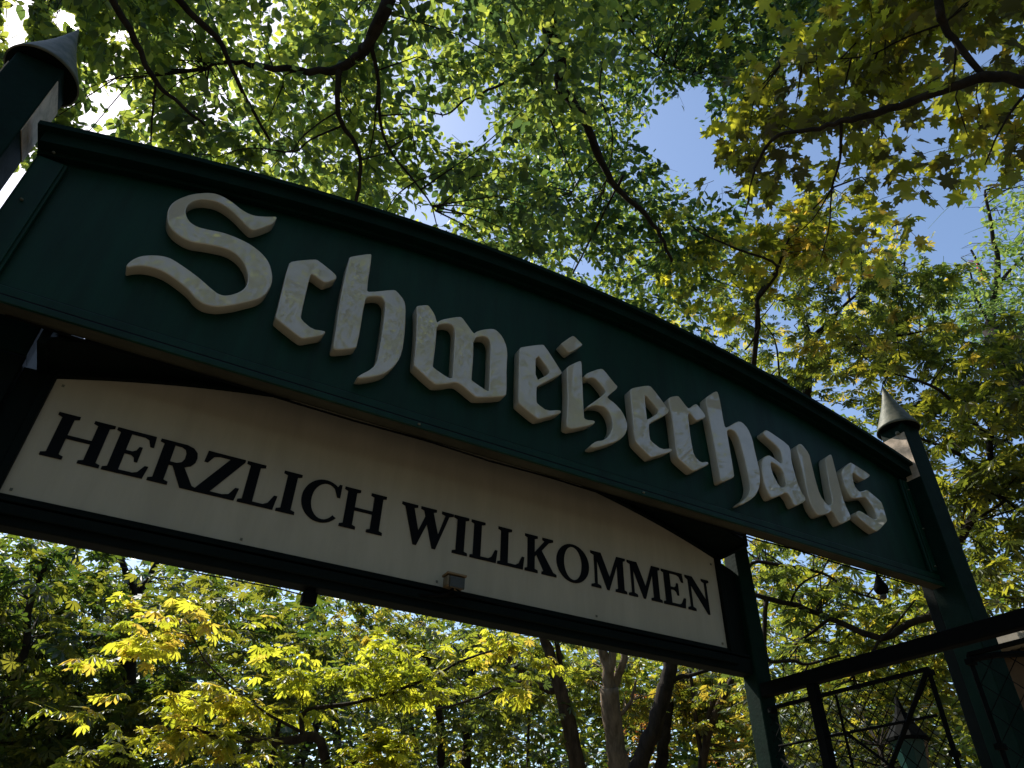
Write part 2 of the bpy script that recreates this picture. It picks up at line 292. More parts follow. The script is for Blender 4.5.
# ---- welcome sign, standing on its beam between the two inner posts
SX0, SX1 = -0.582, 2.982
sgn_top = circ(Z + 2.02, 1.20, 1.0)
Rs = ((1.782 ** 2) + 0.293 ** 2) / (2 * 0.293)
stop = circ(Z + 2.018, 1.20, Rs)
wel = empty('welcome_sign', (1.2, 3.02, Z + 1.19), 'cream arched sign with black serif greeting lettering under the green board', 'sign')
xw = np.linspace(SX0, SX1, 41)
MB().sweep_arch(xw, lambda x: Z + 1.192, stop, 3.000, 3.03).build('panel', SIGNWHITE, wel)
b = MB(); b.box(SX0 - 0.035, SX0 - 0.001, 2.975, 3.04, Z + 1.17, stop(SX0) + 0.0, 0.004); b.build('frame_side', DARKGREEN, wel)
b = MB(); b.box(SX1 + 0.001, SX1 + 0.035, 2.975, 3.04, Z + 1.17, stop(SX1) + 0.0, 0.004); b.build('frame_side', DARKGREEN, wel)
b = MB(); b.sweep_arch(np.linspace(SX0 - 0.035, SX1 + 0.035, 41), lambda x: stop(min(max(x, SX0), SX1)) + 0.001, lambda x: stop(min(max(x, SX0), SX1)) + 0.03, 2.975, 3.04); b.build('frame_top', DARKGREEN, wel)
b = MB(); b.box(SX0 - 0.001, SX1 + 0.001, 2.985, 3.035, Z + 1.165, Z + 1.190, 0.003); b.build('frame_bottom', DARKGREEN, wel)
for (x, z) in ((-0.55, 1.215), (0.30, 1.215), (1.2, 1.215), (2.1, 1.215), (2.95, 1.215), (2.95, 1.68), (-0.55, 1.70)):
    b = MB(); b.box(x - 0.005, x + 0.005, 2.996, 2.9995, Z + z - 0.005, Z + z + 0.005); b.build('rivet', ZINC, wel)
G = {
 'H': [[(0,0),(.39,0),(.39,.05),(.30,.08),(.30,.47),(.78,.47),(.78,.08),(.69,.05),(.69,0),(1.08,0),(1.08,.05),(.99,.08),(.99,.92),(1.08,.95),(1.08,1),(.69,1),(.69,.95),(.78,.92),(.78,.53),(.30,.53),(.30,.92),(.39,.95),(.39,1),(0,1),(0,.95),(.09,.92),(.09,.08),(0,.05)]],
 'E': [[(0,0),(.82,0),(.86,.27),(.80,.27),(.70,.10),(.60,.06),(.30,.06),(.30,.47),(.45,.47),(.53,.42),(.56,.33),(.61,.33),(.61,.67),(.56,.67),(.53,.58),(.45,.53),(.30,.53),(.30,.94),(.60,.94),(.70,.90),(.77,.75),(.83,.75),(.81,1),(0,1),(0,.95),(.09,.92),(.09,.08),(0,.05)]],
 'I': [[(0,0),(.40,0),(.40,.05),(.305,.08),(.305,.92),(.40,.95),(.40,1),(0,1),(0,.95),(.095,.92),(.095,.08),(0,.05)]],
 'L': [[(0,0),(.78,0),(.82,.32),(.76,.32),(.66,.12),(.55,.06),(.30,.06),(.30,.92),(.41,.95),(.41,1),(0,1),(0,.95),(.09,.92),(.09,.08),(0,.05)]],
 'Z': [[(0,0),(.80,0),(.84,.28),(.78,.28),(.68,.1),(.55,.06),(.28,.06),(.82,.95),(.82,1),(.05,1),(.03,.74),(.09,.74),(.18,.90),(.30,.94),(.54,.94),(0,.05)]],
 'N': [[(0,0),(.32,0),(.32,.05),(.20,.09),(.20,.78),(.86,-.02),(.92,-.02),(.92,.91),(1.04,.95),(1.04,1),(.73,1),(.73,.95),(.85,.91),(.85,.35),(.30,1),(0,1),(0,.95),(.12,.89),(.13,.09),(0,.05)]],
 'M': [[(0,0),(.32,0),(.32,.05),(.20,.09),(.20,.82),(.56,0),(.62,0),(.97,.80),(.97,.08),(.87,.05),(.87,0),(1.27,0),(1.27,.05),(1.18,.08),(1.18,.92),(1.27,.95),(1.27,1),(.96,1),(.66,.33),(.36,1),(0,1),(0,.95),(.12,.91),(.13,.09),(0,.05)]],
 'W': [[(0,1),(.42,1),(.42,.95),(.32,.92),(.50,.32),(.67,.77),(.62,.92),(.53,.95),(.53,1),(.95,1),(.95,.95),(.86,.92),(1.05,.33),(1.23,.92),(1.12,.95),(1.12,1),(1.44,1),(1.44,.95),(1.32,.91),(1.00,-.02),(.92,-.02),(.72,.60),(.48,-.02),(.40,-.02),(.09,.92),(0,.95)]],
 'K': [[(0,0),(.40,0),(.40,.05),(.30,.08),(.30,.42),(.37,.50),(.62,.08),(.55,.05),(.55,0),(1.02,0),(1.02,.05),(.92,.08),(.53,.63),(.78,.90),(.92,.95),(.92,1),(.58,1),(.58,.95),(.66,.92),(.30,.52),(.30,.92),(.40,.95),(.40,1),(0,1),(0,.95),(.09,.92),(.09,.08),(0,.05)]],
 'R': [[(0,0),(.40,0),(.40,.05),(.30,.08),(.30,.46),(.40,.46),(.68,0),(1.0,0),(1.0,.05),(.90,.08),(.62,.48),(.75,.54),(.82,.64),(.83,.75),(.80,.87),(.70,.96),(.55,1),(0,1),(0,.95),(.09,.92),(.09,.08),(0,.05)], [(.30,.52),(.30,.94),(.46,.94),(.56,.89),(.60,.80),(.60,.66),(.56,.57),(.46,.52)]],
}
def ell(cx, cz, rx, rz, a0, a1, n): return [(cx + rx * math.cos(R(a0 + (a1 - a0) * i / n)), cz + rz * math.sin(R(a0 + (a1 - a0) * i / n))) for i in range(n + 1)]
G['O'] = [ell(.55, .5, .55, .53, 0, 350, 35), ell(.55, .5, .32, .475, 0, 350, 35)]
G['C'] = [ell(.52, .5, .52, .53, 52, 318, 30) + [(.86, .17)] + ell(.57, .5, .35, .465, 318, 55, 22)[0:] + [(.87, .68), (.93, .68), (.93, 1.0), (.88, 1.0)]]
TXT = [('H',-.517,-.308),('E',-.295,-.137),('R',-.123,.066),('Z',.062,.233),('L',.242,.399),('I',.408,.487),('C',.507,.677),('H',.696,.900),
       ('W',.984,1.256),('I',1.264,1.342),('L',1.360,1.509),('L',1.514,1.664),('K',1.671,1.856),('O',1.862,2.062),('M',2.079,2.305),('M',2.321,2.545),('E',2.560,2.716),('N',2.732,2.905)]
for ch, x0, x1 in TXT:
    P = G[ch]; w = max(p[0] for p in P[0]) - min(p[0] for p in P[0]); mn = min(p[0] for p in P[0])
    zb = Z + 1.378 - 0.003 * (x0 + x1) / 2
    Q = [[(x0 + (p[0] - mn) / w * (x1 - x0), zb + p[1] * 0.197) for p in pp] for pp in P]
    o = plate(Q, 2.9935, 2.9995, 0.0022, 'letter', BLACK, wel, 0.0); o['label'] = 'black serif capital ' + ch

# ---- frame carrying the welcome sign: beam, two posts, arched soffit
fr = empty('inner_gate', (1.2, 3.0, 0), 'dark green inner gate frame of two posts, cross beam and arched soffit', 'gate')
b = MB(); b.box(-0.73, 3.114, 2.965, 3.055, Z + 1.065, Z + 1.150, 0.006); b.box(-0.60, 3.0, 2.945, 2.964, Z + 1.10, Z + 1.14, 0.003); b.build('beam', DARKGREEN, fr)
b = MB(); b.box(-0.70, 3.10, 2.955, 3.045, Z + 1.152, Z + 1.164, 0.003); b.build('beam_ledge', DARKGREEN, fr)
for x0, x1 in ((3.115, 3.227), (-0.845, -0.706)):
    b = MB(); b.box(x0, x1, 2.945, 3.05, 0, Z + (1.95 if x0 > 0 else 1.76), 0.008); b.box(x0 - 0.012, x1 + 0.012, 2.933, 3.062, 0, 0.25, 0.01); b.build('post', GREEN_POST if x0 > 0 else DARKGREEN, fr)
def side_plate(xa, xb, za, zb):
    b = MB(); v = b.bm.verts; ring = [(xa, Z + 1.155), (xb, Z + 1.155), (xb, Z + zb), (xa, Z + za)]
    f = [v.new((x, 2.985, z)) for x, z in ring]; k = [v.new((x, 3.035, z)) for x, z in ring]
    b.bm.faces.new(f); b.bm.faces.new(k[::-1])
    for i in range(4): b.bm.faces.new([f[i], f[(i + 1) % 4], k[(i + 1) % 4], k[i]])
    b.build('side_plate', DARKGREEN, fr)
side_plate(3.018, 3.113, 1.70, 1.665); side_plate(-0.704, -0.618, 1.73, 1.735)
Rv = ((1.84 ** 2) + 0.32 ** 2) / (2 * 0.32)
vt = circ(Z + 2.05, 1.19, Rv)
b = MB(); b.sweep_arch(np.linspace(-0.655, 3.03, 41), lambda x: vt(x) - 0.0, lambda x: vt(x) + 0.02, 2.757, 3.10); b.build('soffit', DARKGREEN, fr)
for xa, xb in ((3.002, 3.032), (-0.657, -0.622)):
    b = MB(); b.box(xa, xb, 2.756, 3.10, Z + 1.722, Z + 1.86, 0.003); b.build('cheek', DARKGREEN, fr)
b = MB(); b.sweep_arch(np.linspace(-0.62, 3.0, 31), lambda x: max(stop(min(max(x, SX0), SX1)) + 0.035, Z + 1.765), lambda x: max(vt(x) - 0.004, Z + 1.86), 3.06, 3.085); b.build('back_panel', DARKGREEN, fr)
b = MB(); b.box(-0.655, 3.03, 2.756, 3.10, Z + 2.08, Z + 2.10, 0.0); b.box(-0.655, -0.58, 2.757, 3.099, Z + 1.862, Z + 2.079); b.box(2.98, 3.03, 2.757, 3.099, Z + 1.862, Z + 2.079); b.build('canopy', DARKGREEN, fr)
b = MB(); b.box(-2.3, -0.7115, 2.95, 3.05, Z + 1.765, Z + 2.12, 0.006); b.build('header_board', GREEN_POST, fr)

# ---- the two tall outer posts with cone caps
PEACH = mat('pale_sunlit_paint', (0.60, 0.47, 0.36), 0.6, 0.3, nscale=14, col2=(0.36, 0.29, 0.22), bump=0.2, bscale=60)  # pale post sides, with the sun's brightness put into the colour
def gate_post(xa, label):
    xb = xa + 0.192; y0, y1 = 2.562, 2.754
    g = empty('gate_post', ((xa + xb) / 2, 2.66, 0), label, 'gate post', 'tall outer posts of the gate')
    b = MB(); b.box(xa, xb, y0, y1, 0.0, Z + 3.05, 0.006); b.build('shaft', GREEN_POST, g)
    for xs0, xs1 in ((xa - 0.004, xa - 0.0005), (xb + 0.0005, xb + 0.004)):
        b = MB(); b.box(xs0, xs1, y0 + 0.004, y1 - 0.004, Z + 2.585, Z + 2.965); b.build('sunlit_plate', PEACH, g)  # pale plate cut to the sunlit patch, its shadow edges built in
    b = MB(); b.box(xa - 0.02, xb + 0.02, y0 - 0.02, y1 + 0.02, 0.0, 0.35, 0.012); b.build('plinth', DARKGREEN, g)
    cx, cy_ = (xa + xb) / 2, (y0 + y1) / 2
    b = MB(); b.lathe([(0.030, -0.0145), (0.150, -0.0125)], (cx, cy_, Z + 3.067), 40); b.build('cap_underside', DARKGREEN, g)
    b = MB(); b.lathe([(0.151, -0.010), (0.158, -0.010), (0.150, 0.014), (0.118, 0.088), (0.086, 0.165), (0.054, 0.25), (0.028, 0.335), (0.010, 0.400), (0.002, 0.435)], (cx, cy_, Z + 3.065), 40)
    b.build('cone_cap', ZINC, g, True)
    b = MB(); b.lathe([(0.001, 0), (0.013, 0.004), (0.016, 0.014), (0.010, 0.026), (0.001, 0.03)], (xa - 0.012, y0 + 0.05, Z + 2.96), 12); b.build('bolt', ZINC, g, True)
    return g
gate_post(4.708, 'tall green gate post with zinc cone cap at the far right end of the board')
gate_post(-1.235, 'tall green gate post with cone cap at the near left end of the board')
b = MB(); b.box(4.722, 4.886, 2.757, 2.835, 0, Z + 1.95, 0.006); o = b.build('post_stay', DARKGREEN)
tag(o, 'slim dark stay bolted behind the right gate post below the board', 'post')

# ---- small fittings
fl = empty('floodlight', (1.24, 2.93, Z + 1.15), 'small beige floodlight clamped on the beam below the welcome sign', 'floodlight')
PLAST = mat('yellowed_plastic', (0.20, 0.15, 0.085), 0.4, 0.5, noise=0.2, nscale=20)
GLASS = mat('lamp_glass', (0.04, 0.038, 0.028), 0.25, 0.35)
b = MB(); b.box(1.205, 1.295, 2.885, 2.94, Z + 1.165, Z + 1.215, 0.006); b.build('housing', PLAST, fl)
b = MB(); b.box(1.200, 1.300, 2.878, 2.945, Z + 1.217, Z + 1.228, 0.003); b.build('cover', mat('brown_plastic', (0.20, 0.13, 0.06), 0.4), fl)
b = MB(); b.box(1.212, 1.288, 2.872, 2.884, Z + 1.155, Z + 1.208, 0.003); b.build('lens', GLASS, fl)
b = MB(); b.tube([(1.25, 2.915, Z + 1.164), (1.22, 2.915, Z + 1.135), (1.17, 2.93, Z + 1.12)], 0.007); b.tube([(1.10, 2.942, Z + 1.115), (1.17, 2.93, Z + 1.12), (1.30, 2.942, Z + 1.15)], 0.006); b.build('bracket', IRON, fl)
sb = empty('sensor_box', (0.63, 3.01, Z + 1.03), 'small black box hanging under the beam left of the floodlight', 'sensor')
b = MB(); b.box(0.600, 0.660, 2.985, 3.035, Z + 1.000, Z + 1.052, 0.004); b.build('housing', IRON, sb)
b = MB(); b.box(0.612, 0.648, 2.99, 3.03, Z + 1.053, Z + 1.064); b.build('bracket', IRON, sb)
b = MB(); b.tube([(0.63, 3.03, Z + 1.045), (0.60, 3.05, Z + 1.052), (0.5, 3.053, Z + 1.060), (0.1, 3.052, Z + 1.058)], 0.003, 6); b.build('wire', IRON, sb)
b = MB(); b.tube([(1.26, 2.91, Z + 1.163), (1.34, 2.93, Z + 1.150), (1.6, 2.958, Z + 1.146), (2.1, 2.960, Z + 1.152)], 0.003, 6); b.build('wire', IRON, fl)
hl = empty('hanging_lamp', (4.10, 2.73, Z + 1.76), 'small black bell lamp hanging from the bottom edge of the green board', 'lamp')
b = MB(); b.lathe([(0.012, -0.125), (0.034, -0.118), (0.044, -0.095), (0.040, -0.07), (0.026, -0.045), (0.018, -0.02), (0.006, 0.0), (0.006, 0.024)], (4.10, 2.72, Z + 1.762), 20); b.build('shade', IRON, hl, True)
b = MB(); b.lathe([(0.004, -0.15), (0.018, -0.14), (0.022, -0.125), (0.012, -0.112)], (4.10, 2.72, Z + 1.752), 14); b.build('bulb', GLASS, hl, True)
cb = MB(); cp = [(XL + 0.2 + i * 0.35, 2.735, Z + 1.782 - 0.012 * abs(math.sin(i * 1.3))) for i in range(16)]
cb.tube(cp, 0.005, 6); o = cb.build('cable', IRON); tag(o, 'thin black cable running under the bottom edge of the green board', 'cable')

# ---- side fence with wire mesh, running from the inner post towards the camera
fe = empty('side_fence', (3.14, 1.5, 0), 'dark side fence with thick top rail and diamond wire mesh panels', 'fence')
b = MB(); b.box(3.120, 3.175, -1.6, 2.943, Z + 0.945, Z + 1.015, 0.006); b.build('top_rail', IRON, fe)
for yy in (2.585, 1.10, -0.4):
    b = MB(); b.box(3.12, 3.165, yy, yy + 0.05, 0, Z + 0.944, 0.004); b.build('post', IRON, fe)
b = MB(); b.box(3.125, 3.160, -1.55, 2.943, 0.12, 0.17, 0.004); b.build('bottom_rail', IRON, fe)
def rod(b, y0, z0, y1, z1, r): b.tube([(3.14, y0, Z + z0), (3.14, y1, Z + z1)], r, 6)
b = MB(); rod(b, 2.93, .885, 1.972, .885, .010); rod(b, 1.974, .885, 1.974, -1.4, .011); rod(b, 2.482, .870, 2.482, -1.4, .007); rod(b, 1.985, .875, 2.30, .52, .011); rod(b, 2.30, .52, 2.30, -1.4, .010)
b.build('panel_frame', IRON, fe)
b = MB(); rod(b, 1.78, .90, 0.0, .90, .010); rod(b, 1.78, .90, 1.78, -1.4, .010)
pts = [(3.14, 1.78 - 0.55 * math.sin(t), Z + .88 - 0.33 * (1 - math.cos(t))) for t in np.linspace(0, math.pi / 2, 9)]
b.tube(pts, 0.012, 6); b.build('panel_frame', IRON, fe)
for yy in (2.9, 2.60, 1.974, 1.78):
    for zz in (.87, .55, .2):
        b = MB(); b.box(3.118, 3.162, yy - 0.014, yy + 0.014, Z + zz - 0.012, Z + zz + 0.012, 0.003); b.build('clamp', IRON, fe)
for q in ((2.90, .70, 2.0, .70, .006), (2.90, .42, 2.0, .42, .006), (2.47, .70, 2.0, .30, .007), (2.9, .64, 2.62, .36, .008)):
    b = MB(); rod(b, *q); b.build('cross_bar', IRON, fe)
def mesh_panel(ya, yb, za, zb, s=0.075):
    b = MB(); n = 0
    for sg in (1, -1):
        c = -10.0
        # lines z = sg*y + c clipped to the rectangle
        k = 0
        lo = za - max(sg * ya, sg * yb); hi = zb - min(sg * ya, sg * yb)
        c = lo
        while c < hi:
            ys_ = sorted([(za - c) / sg, (zb - c) / sg]); y0 = max(ya, ys_[0]); y1 = min(yb, ys_[1])
            if y1 - y0 > 0.01:
                x = 3.14 + 0.002 * sg
                b.tube([(x, y0, Z + sg * y0 + c), (x, y1, Z + sg * y1 + c)], 0.0024, 3, cap=False)
            c += s
    return b.build('wire_mesh', IRON, fe)
mesh_panel(1.98, 2.93, -0.2, .88); mesh_panel(0.0, 1.78, -0.2, .88, 0.11)

# ---- kiosk beyond the right gate post, lantern, booth beyond the left post, flag mast
WALLB = mat('brown_plaster', (0.09, 0.056, 0.03), 0.85, 0.2, noise=0.25, nscale=3, bump=0.3, bscale=30)
FASC = mat('cream_fascia', (0.30, 0.27, 0.22), 0.6, 0.3, noise=0.25, nscale=6)
ki = empty('kiosk', (9.5, 2.3, 0), 'brown plastered kiosk with pale roof edge behind the fence at far right', 'kiosk')
zr = Z + 2.36
b = MB(); b.box(8.0, 11.5, 0.0, 4.45, 0, zr - 0.14, 0.01); b.build('wall', WALLB, ki)
b = MB(); b.box(7.75, 11.8, -0.3, 4.62, zr - 0.12, zr, 0.01); b.build('roof', FASC, ki)
w_ = b = MB(); b.box(7.985, 7.998, 2.2, 3.4, 1.2, 2.4); o = b.build('window', GLASS, ki)
b = MB(); b.box(7.96, 8.0, 2.10, 2.19, 1.1, 2.5); b.box(7.96, 8.0, 3.41, 3.50, 1.1, 2.5); b.box(7.96, 8.0, 2.19, 3.41, 2.41, 2.5); b.box(7.955, 8.0, 2.19, 3.41, 1.1, 1.19); b.build('frame', FASC, o)
la = empty('park_lantern', (5.70, 3.93, 0), 'dark park lantern with pointed roof and teal glass behind the mesh fence', 'lantern')
c = (5.70, 3.93, Z)
b = MB(); b.lathe([(0.075, 1.13), (0.16, 1.13), (0.165, 1.15), (0.10, 1.24), (0.05, 1.32), (0.03, 1.38), (0.012, 1.46)], c, 8); b.build('roof', IRON, la)
b = MB(); b.lathe([(0.085, 0.86), (0.135, 1.127)], c, 8); b.build('glass', mat('teal_glass', (0.015, 0.05, 0.045), 0.12, 0.6), la)
b = MB(); b.lathe([(0.03, -Z), (0.06, -Z + .3), (0.03, -Z + .6), (0.03, 0.7), (0.07, 0.80), (0.095, 0.857)], c, 12); b.build('post', IRON, la)
bo = empty('ticket_booth', (-2.3, 5.0, 0), 'small booth with cream walls half hidden behind the left gate post', 'booth')
b = MB(); b.box(-3.6, -1.07, 4.0, 6.0, 0, Z + 2.30, 0.01); b.build('wall', mat('booth_plaster', (0.50, 0.44, 0.33), 0.8, 0.2, noise=0.2, nscale=4), bo)
b = MB()
for i in range(12): b.box(-3.7 + i * 0.215, -3.5 + i * 0.215, 3.94, 3.995, Z + 2.302, Z + 2.80, 0.004)
b.build('wood_fascia', mat('tan_wood', (0.42, 0.27, 0.14), 0.6, 0.3, noise=0.35, nscale=5, stretch=(8, 8, 0.6)), bo)
b = MB(); b.box(-3.7, -1.0, 4.0, 6.1, Z + 2.303, Z + 2.80, 0.01); b.build('roof', DARKGREEN, bo)
fm = empty('flag_mast', (24.1, 8.0, 0), 'tall thin mast with small red pennants far behind the trees at right', 'flag mast')
b = MB(); b.tube([(24.35, 8.3, 0), (24.35, 8.3, 22.6)], [0.09, 0.04], 10); b.build('pole', IRON, fm)
RED = mat('red_cloth', (0.62, 0.02, 0.05), 0.6, 0.2)
for z0, dx, L_ in ((21.5, 0, 0.75), (21.05, -0.25, 1.15)):
    b = MB(); b.sweep_arch(np.linspace(0, L_, 8), lambda x: z0 + 0.12 * x - 0.10 * (1 - x / L_) * 1 - 0.03, lambda x: z0 + 0.12 * x + 0.12 * (1 - x / L_) - 0.01, 8.28, 8.30)
    o = b.build('pennant', RED, fm)
    me = o.data
    for v in me.vertices: v.co.x = 24.33 + dx * 0 - v.co.x; v.co.y += 0.12 * math.sin(v.co.x * 6)

# ---- ground
GR = mat('gravel_ground', (0.17, 0.145, 0.105), 0.95, 0.2, nscale=0.8, col2=(0.11, 0.095, 0.07), bump=0.6, bscale=18)
b = MB(); v = [b.bm.verts.new(p) for p in ((-300, -300, 0), (300, -300, 0), (300, 300, 0), (-300, 300, 0))]; b.bm.faces.new(v)
o = b.build('ground', GR); tag(o, kind='structure')
PV = mat('paved_path', (0.25, 0.22, 0.17), 0.85, 0.3, nscale=5, col2=(0.18, 0.155, 0.12), bump=0.5, bscale=9)
b = MB(); b.box(-0.7, 3.1, -25, 40, 0.004, 0.02)
o = b.build('path', PV); tag(o, kind='structure')
# ================================================================== foliage
def T_rhomb():
    V = [(0, 0, 0), (.45, .27, .05), (1, 0, -.06), (.45, -.27, .05)]
    return np.array(V, float), [(0, 1, 2, 3)]
def T_ovate():
    V = [(0, 0, 0), (.35, 0, -.03), (.7, 0, -.06), (1.0, 0, -.16), (.13, .17, .01), (.40, .31, .02), (.74, .21, -.02), (.13, -.17, .01), (.40, -.31, .02), (.74, -.21, -.02)]
    Fc = [(0, 1, 5, 4), (1, 2, 6, 5), (2, 3, 6), (0, 7, 8, 1), (1, 8, 9, 2), (2, 9, 3)]
    return np.array(V, float), Fc
def T_maple():
    A = [(0, 1.0), (9, .74), (17, .76), (22, .52), (32, .60), (44, .92), (52, .66), (62, .68), (70, .44), (84, .50), (98, .66), (108, .40), (135, .42), (158, .26), (176, .10)]
    ring = [(a, r) for a, r in A] + [(-a, r) for a, r in A[:0:-1]]
    V = [(0, 0, 0)] + [(r * math.cos(R(a)), r * math.sin(R(a)), -.16 * r * r + .05 * math.cos(R(a * 5)) * r) for a, r in ring]
    V = [(x + .15, y, z) for x, y, z in V]
    n = len(ring); Fc = [(0, 1 + i, 1 + (i + 1) % n) for i in range(n)]
    return np.array(V, float), Fc
def T_palm(nl=7, simple=False):
    V = [(0, 0, 0)]; Fc = []
    angs = np.linspace(-115, 115, nl) if nl > 5 else np.linspace(-84, 84, nl)
    for k, a in enumerate(angs):
        L_ = 1.0 - 0.45 * (abs(a) / 120) ** 1.5
        c, s_ = math.cos(R(a)), math.sin(R(a)); w = .19 * L_
        i0 = len(V)
        P = [(.38, w * .5, .03), (.76, w, .02), (1.0, 0, -.0), (.76, -w, .02), (.38, -w * .5, .03)]
        if simple: P = [(.72, w, .03), (1.0, 0, 0), (.68, -w, .03)]
        for x, y, z in P:
            x *= L_; r_ = x; V.append((x * c - y * s_, x * s_ + y * c, z - .30 * r_ * r_))
        if simple: Fc.append((0, i0, i0 + 1, i0 + 2))
        else: Fc += [(0, i0, i0 + 1, i0 + 2), (0, i0 + 2, i0 + 3, i0 + 4)]
    return np.array(V, float), Fc
TPL = dict(rhomb=T_rhomb(), ovate=T_ovate(), maple=T_maple(), palm=T_palm(7), palm5=T_palm(5, True))

def norm(a): return a / np.maximum(np.linalg.norm(a, axis=-1, keepdims=True), 1e-9)
def leaf_mesh(name, tpl, P, A, N, S, twigs=None):
    V, Fc = TPL[tpl]; n, m = len(P), len(V)
    A = norm(A); N = norm(N - A * np.sum(N * A, 1, keepdims=True)); B = np.cross(N, A)
    cy_ = rng.uniform(.72, 1.08, n)[:, None, None]; cz_ = rng.uniform(-.3, 2.6, n)[:, None, None]
    co = P[:, None] + S[:, None, None] * (V[None, :, 0:1] * A[:, None] + V[None, :, 1:2] * cy_ * B[:, None] + V[None, :, 2:3] * cz_ * N[:, None])
    ls = np.array([len(f) for f in Fc]); flat = np.array([i for f in Fc for i in f])
    loops = (flat[None] + (np.arange(n) * m)[:, None]).ravel(); tot = np.tile(ls, n); st = np.concatenate([[0], np.cumsum(tot)[:-1]])
    co = co.reshape(-1, 3); nleafpoly = len(tot)
    if twigs:
        tp = np.array([q[0] for q in twigs]); tr = np.array([q[1] for q in twigs]); k = len(tp)      # k x 3 points, k x 3 radii
        d_ = norm(tp[:, 2] - tp[:, 0]); a_ = norm(np.cross(d_, np.array([.31, .17, .93]))); b2 = np.cross(d_, a_)
        ang = np.arange(3) * 2 * math.pi / 3
        ring = a_[:, None] * np.cos(ang)[None, :, None] + b2[:, None] * np.sin(ang)[None, :, None]
        tv = tp[:, :, None] + tr[:, :, None, None] * ring[:, None]                                  # k x 3 rings x 3
        q = np.array([[3 * g_ + s_, 3 * g_ + (s_ + 1) % 3, 3 * g_ + 3 + (s_ + 1) % 3, 3 * g_ + 3 + s_] for g_ in (0, 1) for s_ in range(3)])
        lp = (q[None] + (np.arange(k) * 9)[:, None, None] + len(co)).ravel()
        co = np.concatenate([co, tv.reshape(-1, 3)]); loops = np.concatenate([loops, lp]); tot = np.concatenate([tot, np.full(k * 6, 4)])
        st = np.concatenate([[0], np.cumsum(tot)[:-1]])
    me = bpy.data.meshes.new(name); me.vertices.add(len(co)); me.vertices.foreach_set('co', co.astype(np.float32).ravel())
    me.loops.add(len(loops)); me.loops.foreach_set('vertex_index', loops.astype(np.int32))
    me.polygons.add(len(tot)); me.polygons.foreach_set('loop_start', st.astype(np.int32))
    if twigs: me.polygons.foreach_set('material_index', np.concatenate([np.zeros(nleafpoly, np.int32), np.ones(len(tot) - nleafpoly, np.int32)]))
    me.update(calc_edges=True)
    return me

# openings in the canopy, as directions seen from the path: sky shows there
GAPS = [[(640, 128), (662, 100), (700, 78), (716, 84), (704, 120), (712, 160), (728, 200), (752, 200), (748, 212), (700, 196), (690, 172), (660, 166)],
        [(446, 112), (470, 105), (494, 112), (490, 142), (468, 150), (448, 142)],
        [(925, 215), (985, 198), (975, 235), (955, 268), (930, 262), (945, 240)],
        [(0, -10), (38, -10), (24, 40), (0, 60)],
        [(78, 112), (120, 96), (132, 112), (92, 130)], [(105, 20), (135, 28), (128, 48), (108, 44)],
        [(742, 216), (775, 205), (780, 222), (752, 228)],
        [(640, 60), (655, 50), (662, 62), (648, 72)], [(268, 12), (290, 12), (285, 48), (270, 44)],
        [(835, 205), (858, 210), (850, 232), (832, 228)]]
def inpoly(x, y, P):
    P = np.array(P, float); r = np.zeros(len(x), bool); j = len(P) - 1
    for i in range(len(P)):
        xi, yi = P[i]; xj, yj = P[j]
        c = ((yi > y) != (yj > y)) & (x < (xj - xi) * (y - yi) / (yj - yi + 1e-12) + xi)
        r ^= c; j = i
    return r
def ingap(P, keep=0.0, skip=()):
    sunny = norm(P - np.array([0, 0, EYE])) @ np.array(sd) > math.cos(R(0.75))
    x, y, z = proj(P); x = x + 7 * np.sin(P[:, 0] * 5.1 + P[:, 2] * 3.3) + 4 * np.sin(P[:, 1] * 9.7); y = y + 7 * np.sin(P[:, 1] * 4.7 + P[:, 2] * 4.1) + 4 * np.sin(P[:, 0] * 11.3); g = np.zeros(len(P), bool)
    for k, G_ in enumerate(GAPS):
        if k in skip: continue
        g |= inpoly(x, y, G_)
    if keep > 0: g &= rng.random(len(P)) > keep
    return (g & (z > 0)) | sunny
def region(poly, d0, d1, ncl):
    """cluster centres inside a cone of directions between two distances"""
    P = np.array(poly, float); lo, hi = P.min(0), P.max(0); out = []
    while len(out) < ncl:
        x = rng.uniform(lo[0], hi[0], 400); y = rng.uniform(lo[1], hi[1], 400)
        k = inpoly(x, y, poly)
        for a, b_ in zip(x[k], y[k]): out.append((a, b_))
    out = np.array(out[:ncl]); d = rng.uniform(d0, d1, ncl)
    v = np.stack([out[:, 0] - 512, 384 - out[:, 1], -F * np.ones(ncl)], 1); v = norm(v) @ M.T
    return v * d[:, None] + np.array([0, 0, EYE])
def blob(c, r, n):
    v = norm(rng.normal(size=(n, 3))) * rng.random((n, 1)) ** (1 / 2.4); return np.array(c) + v * np.array(r)

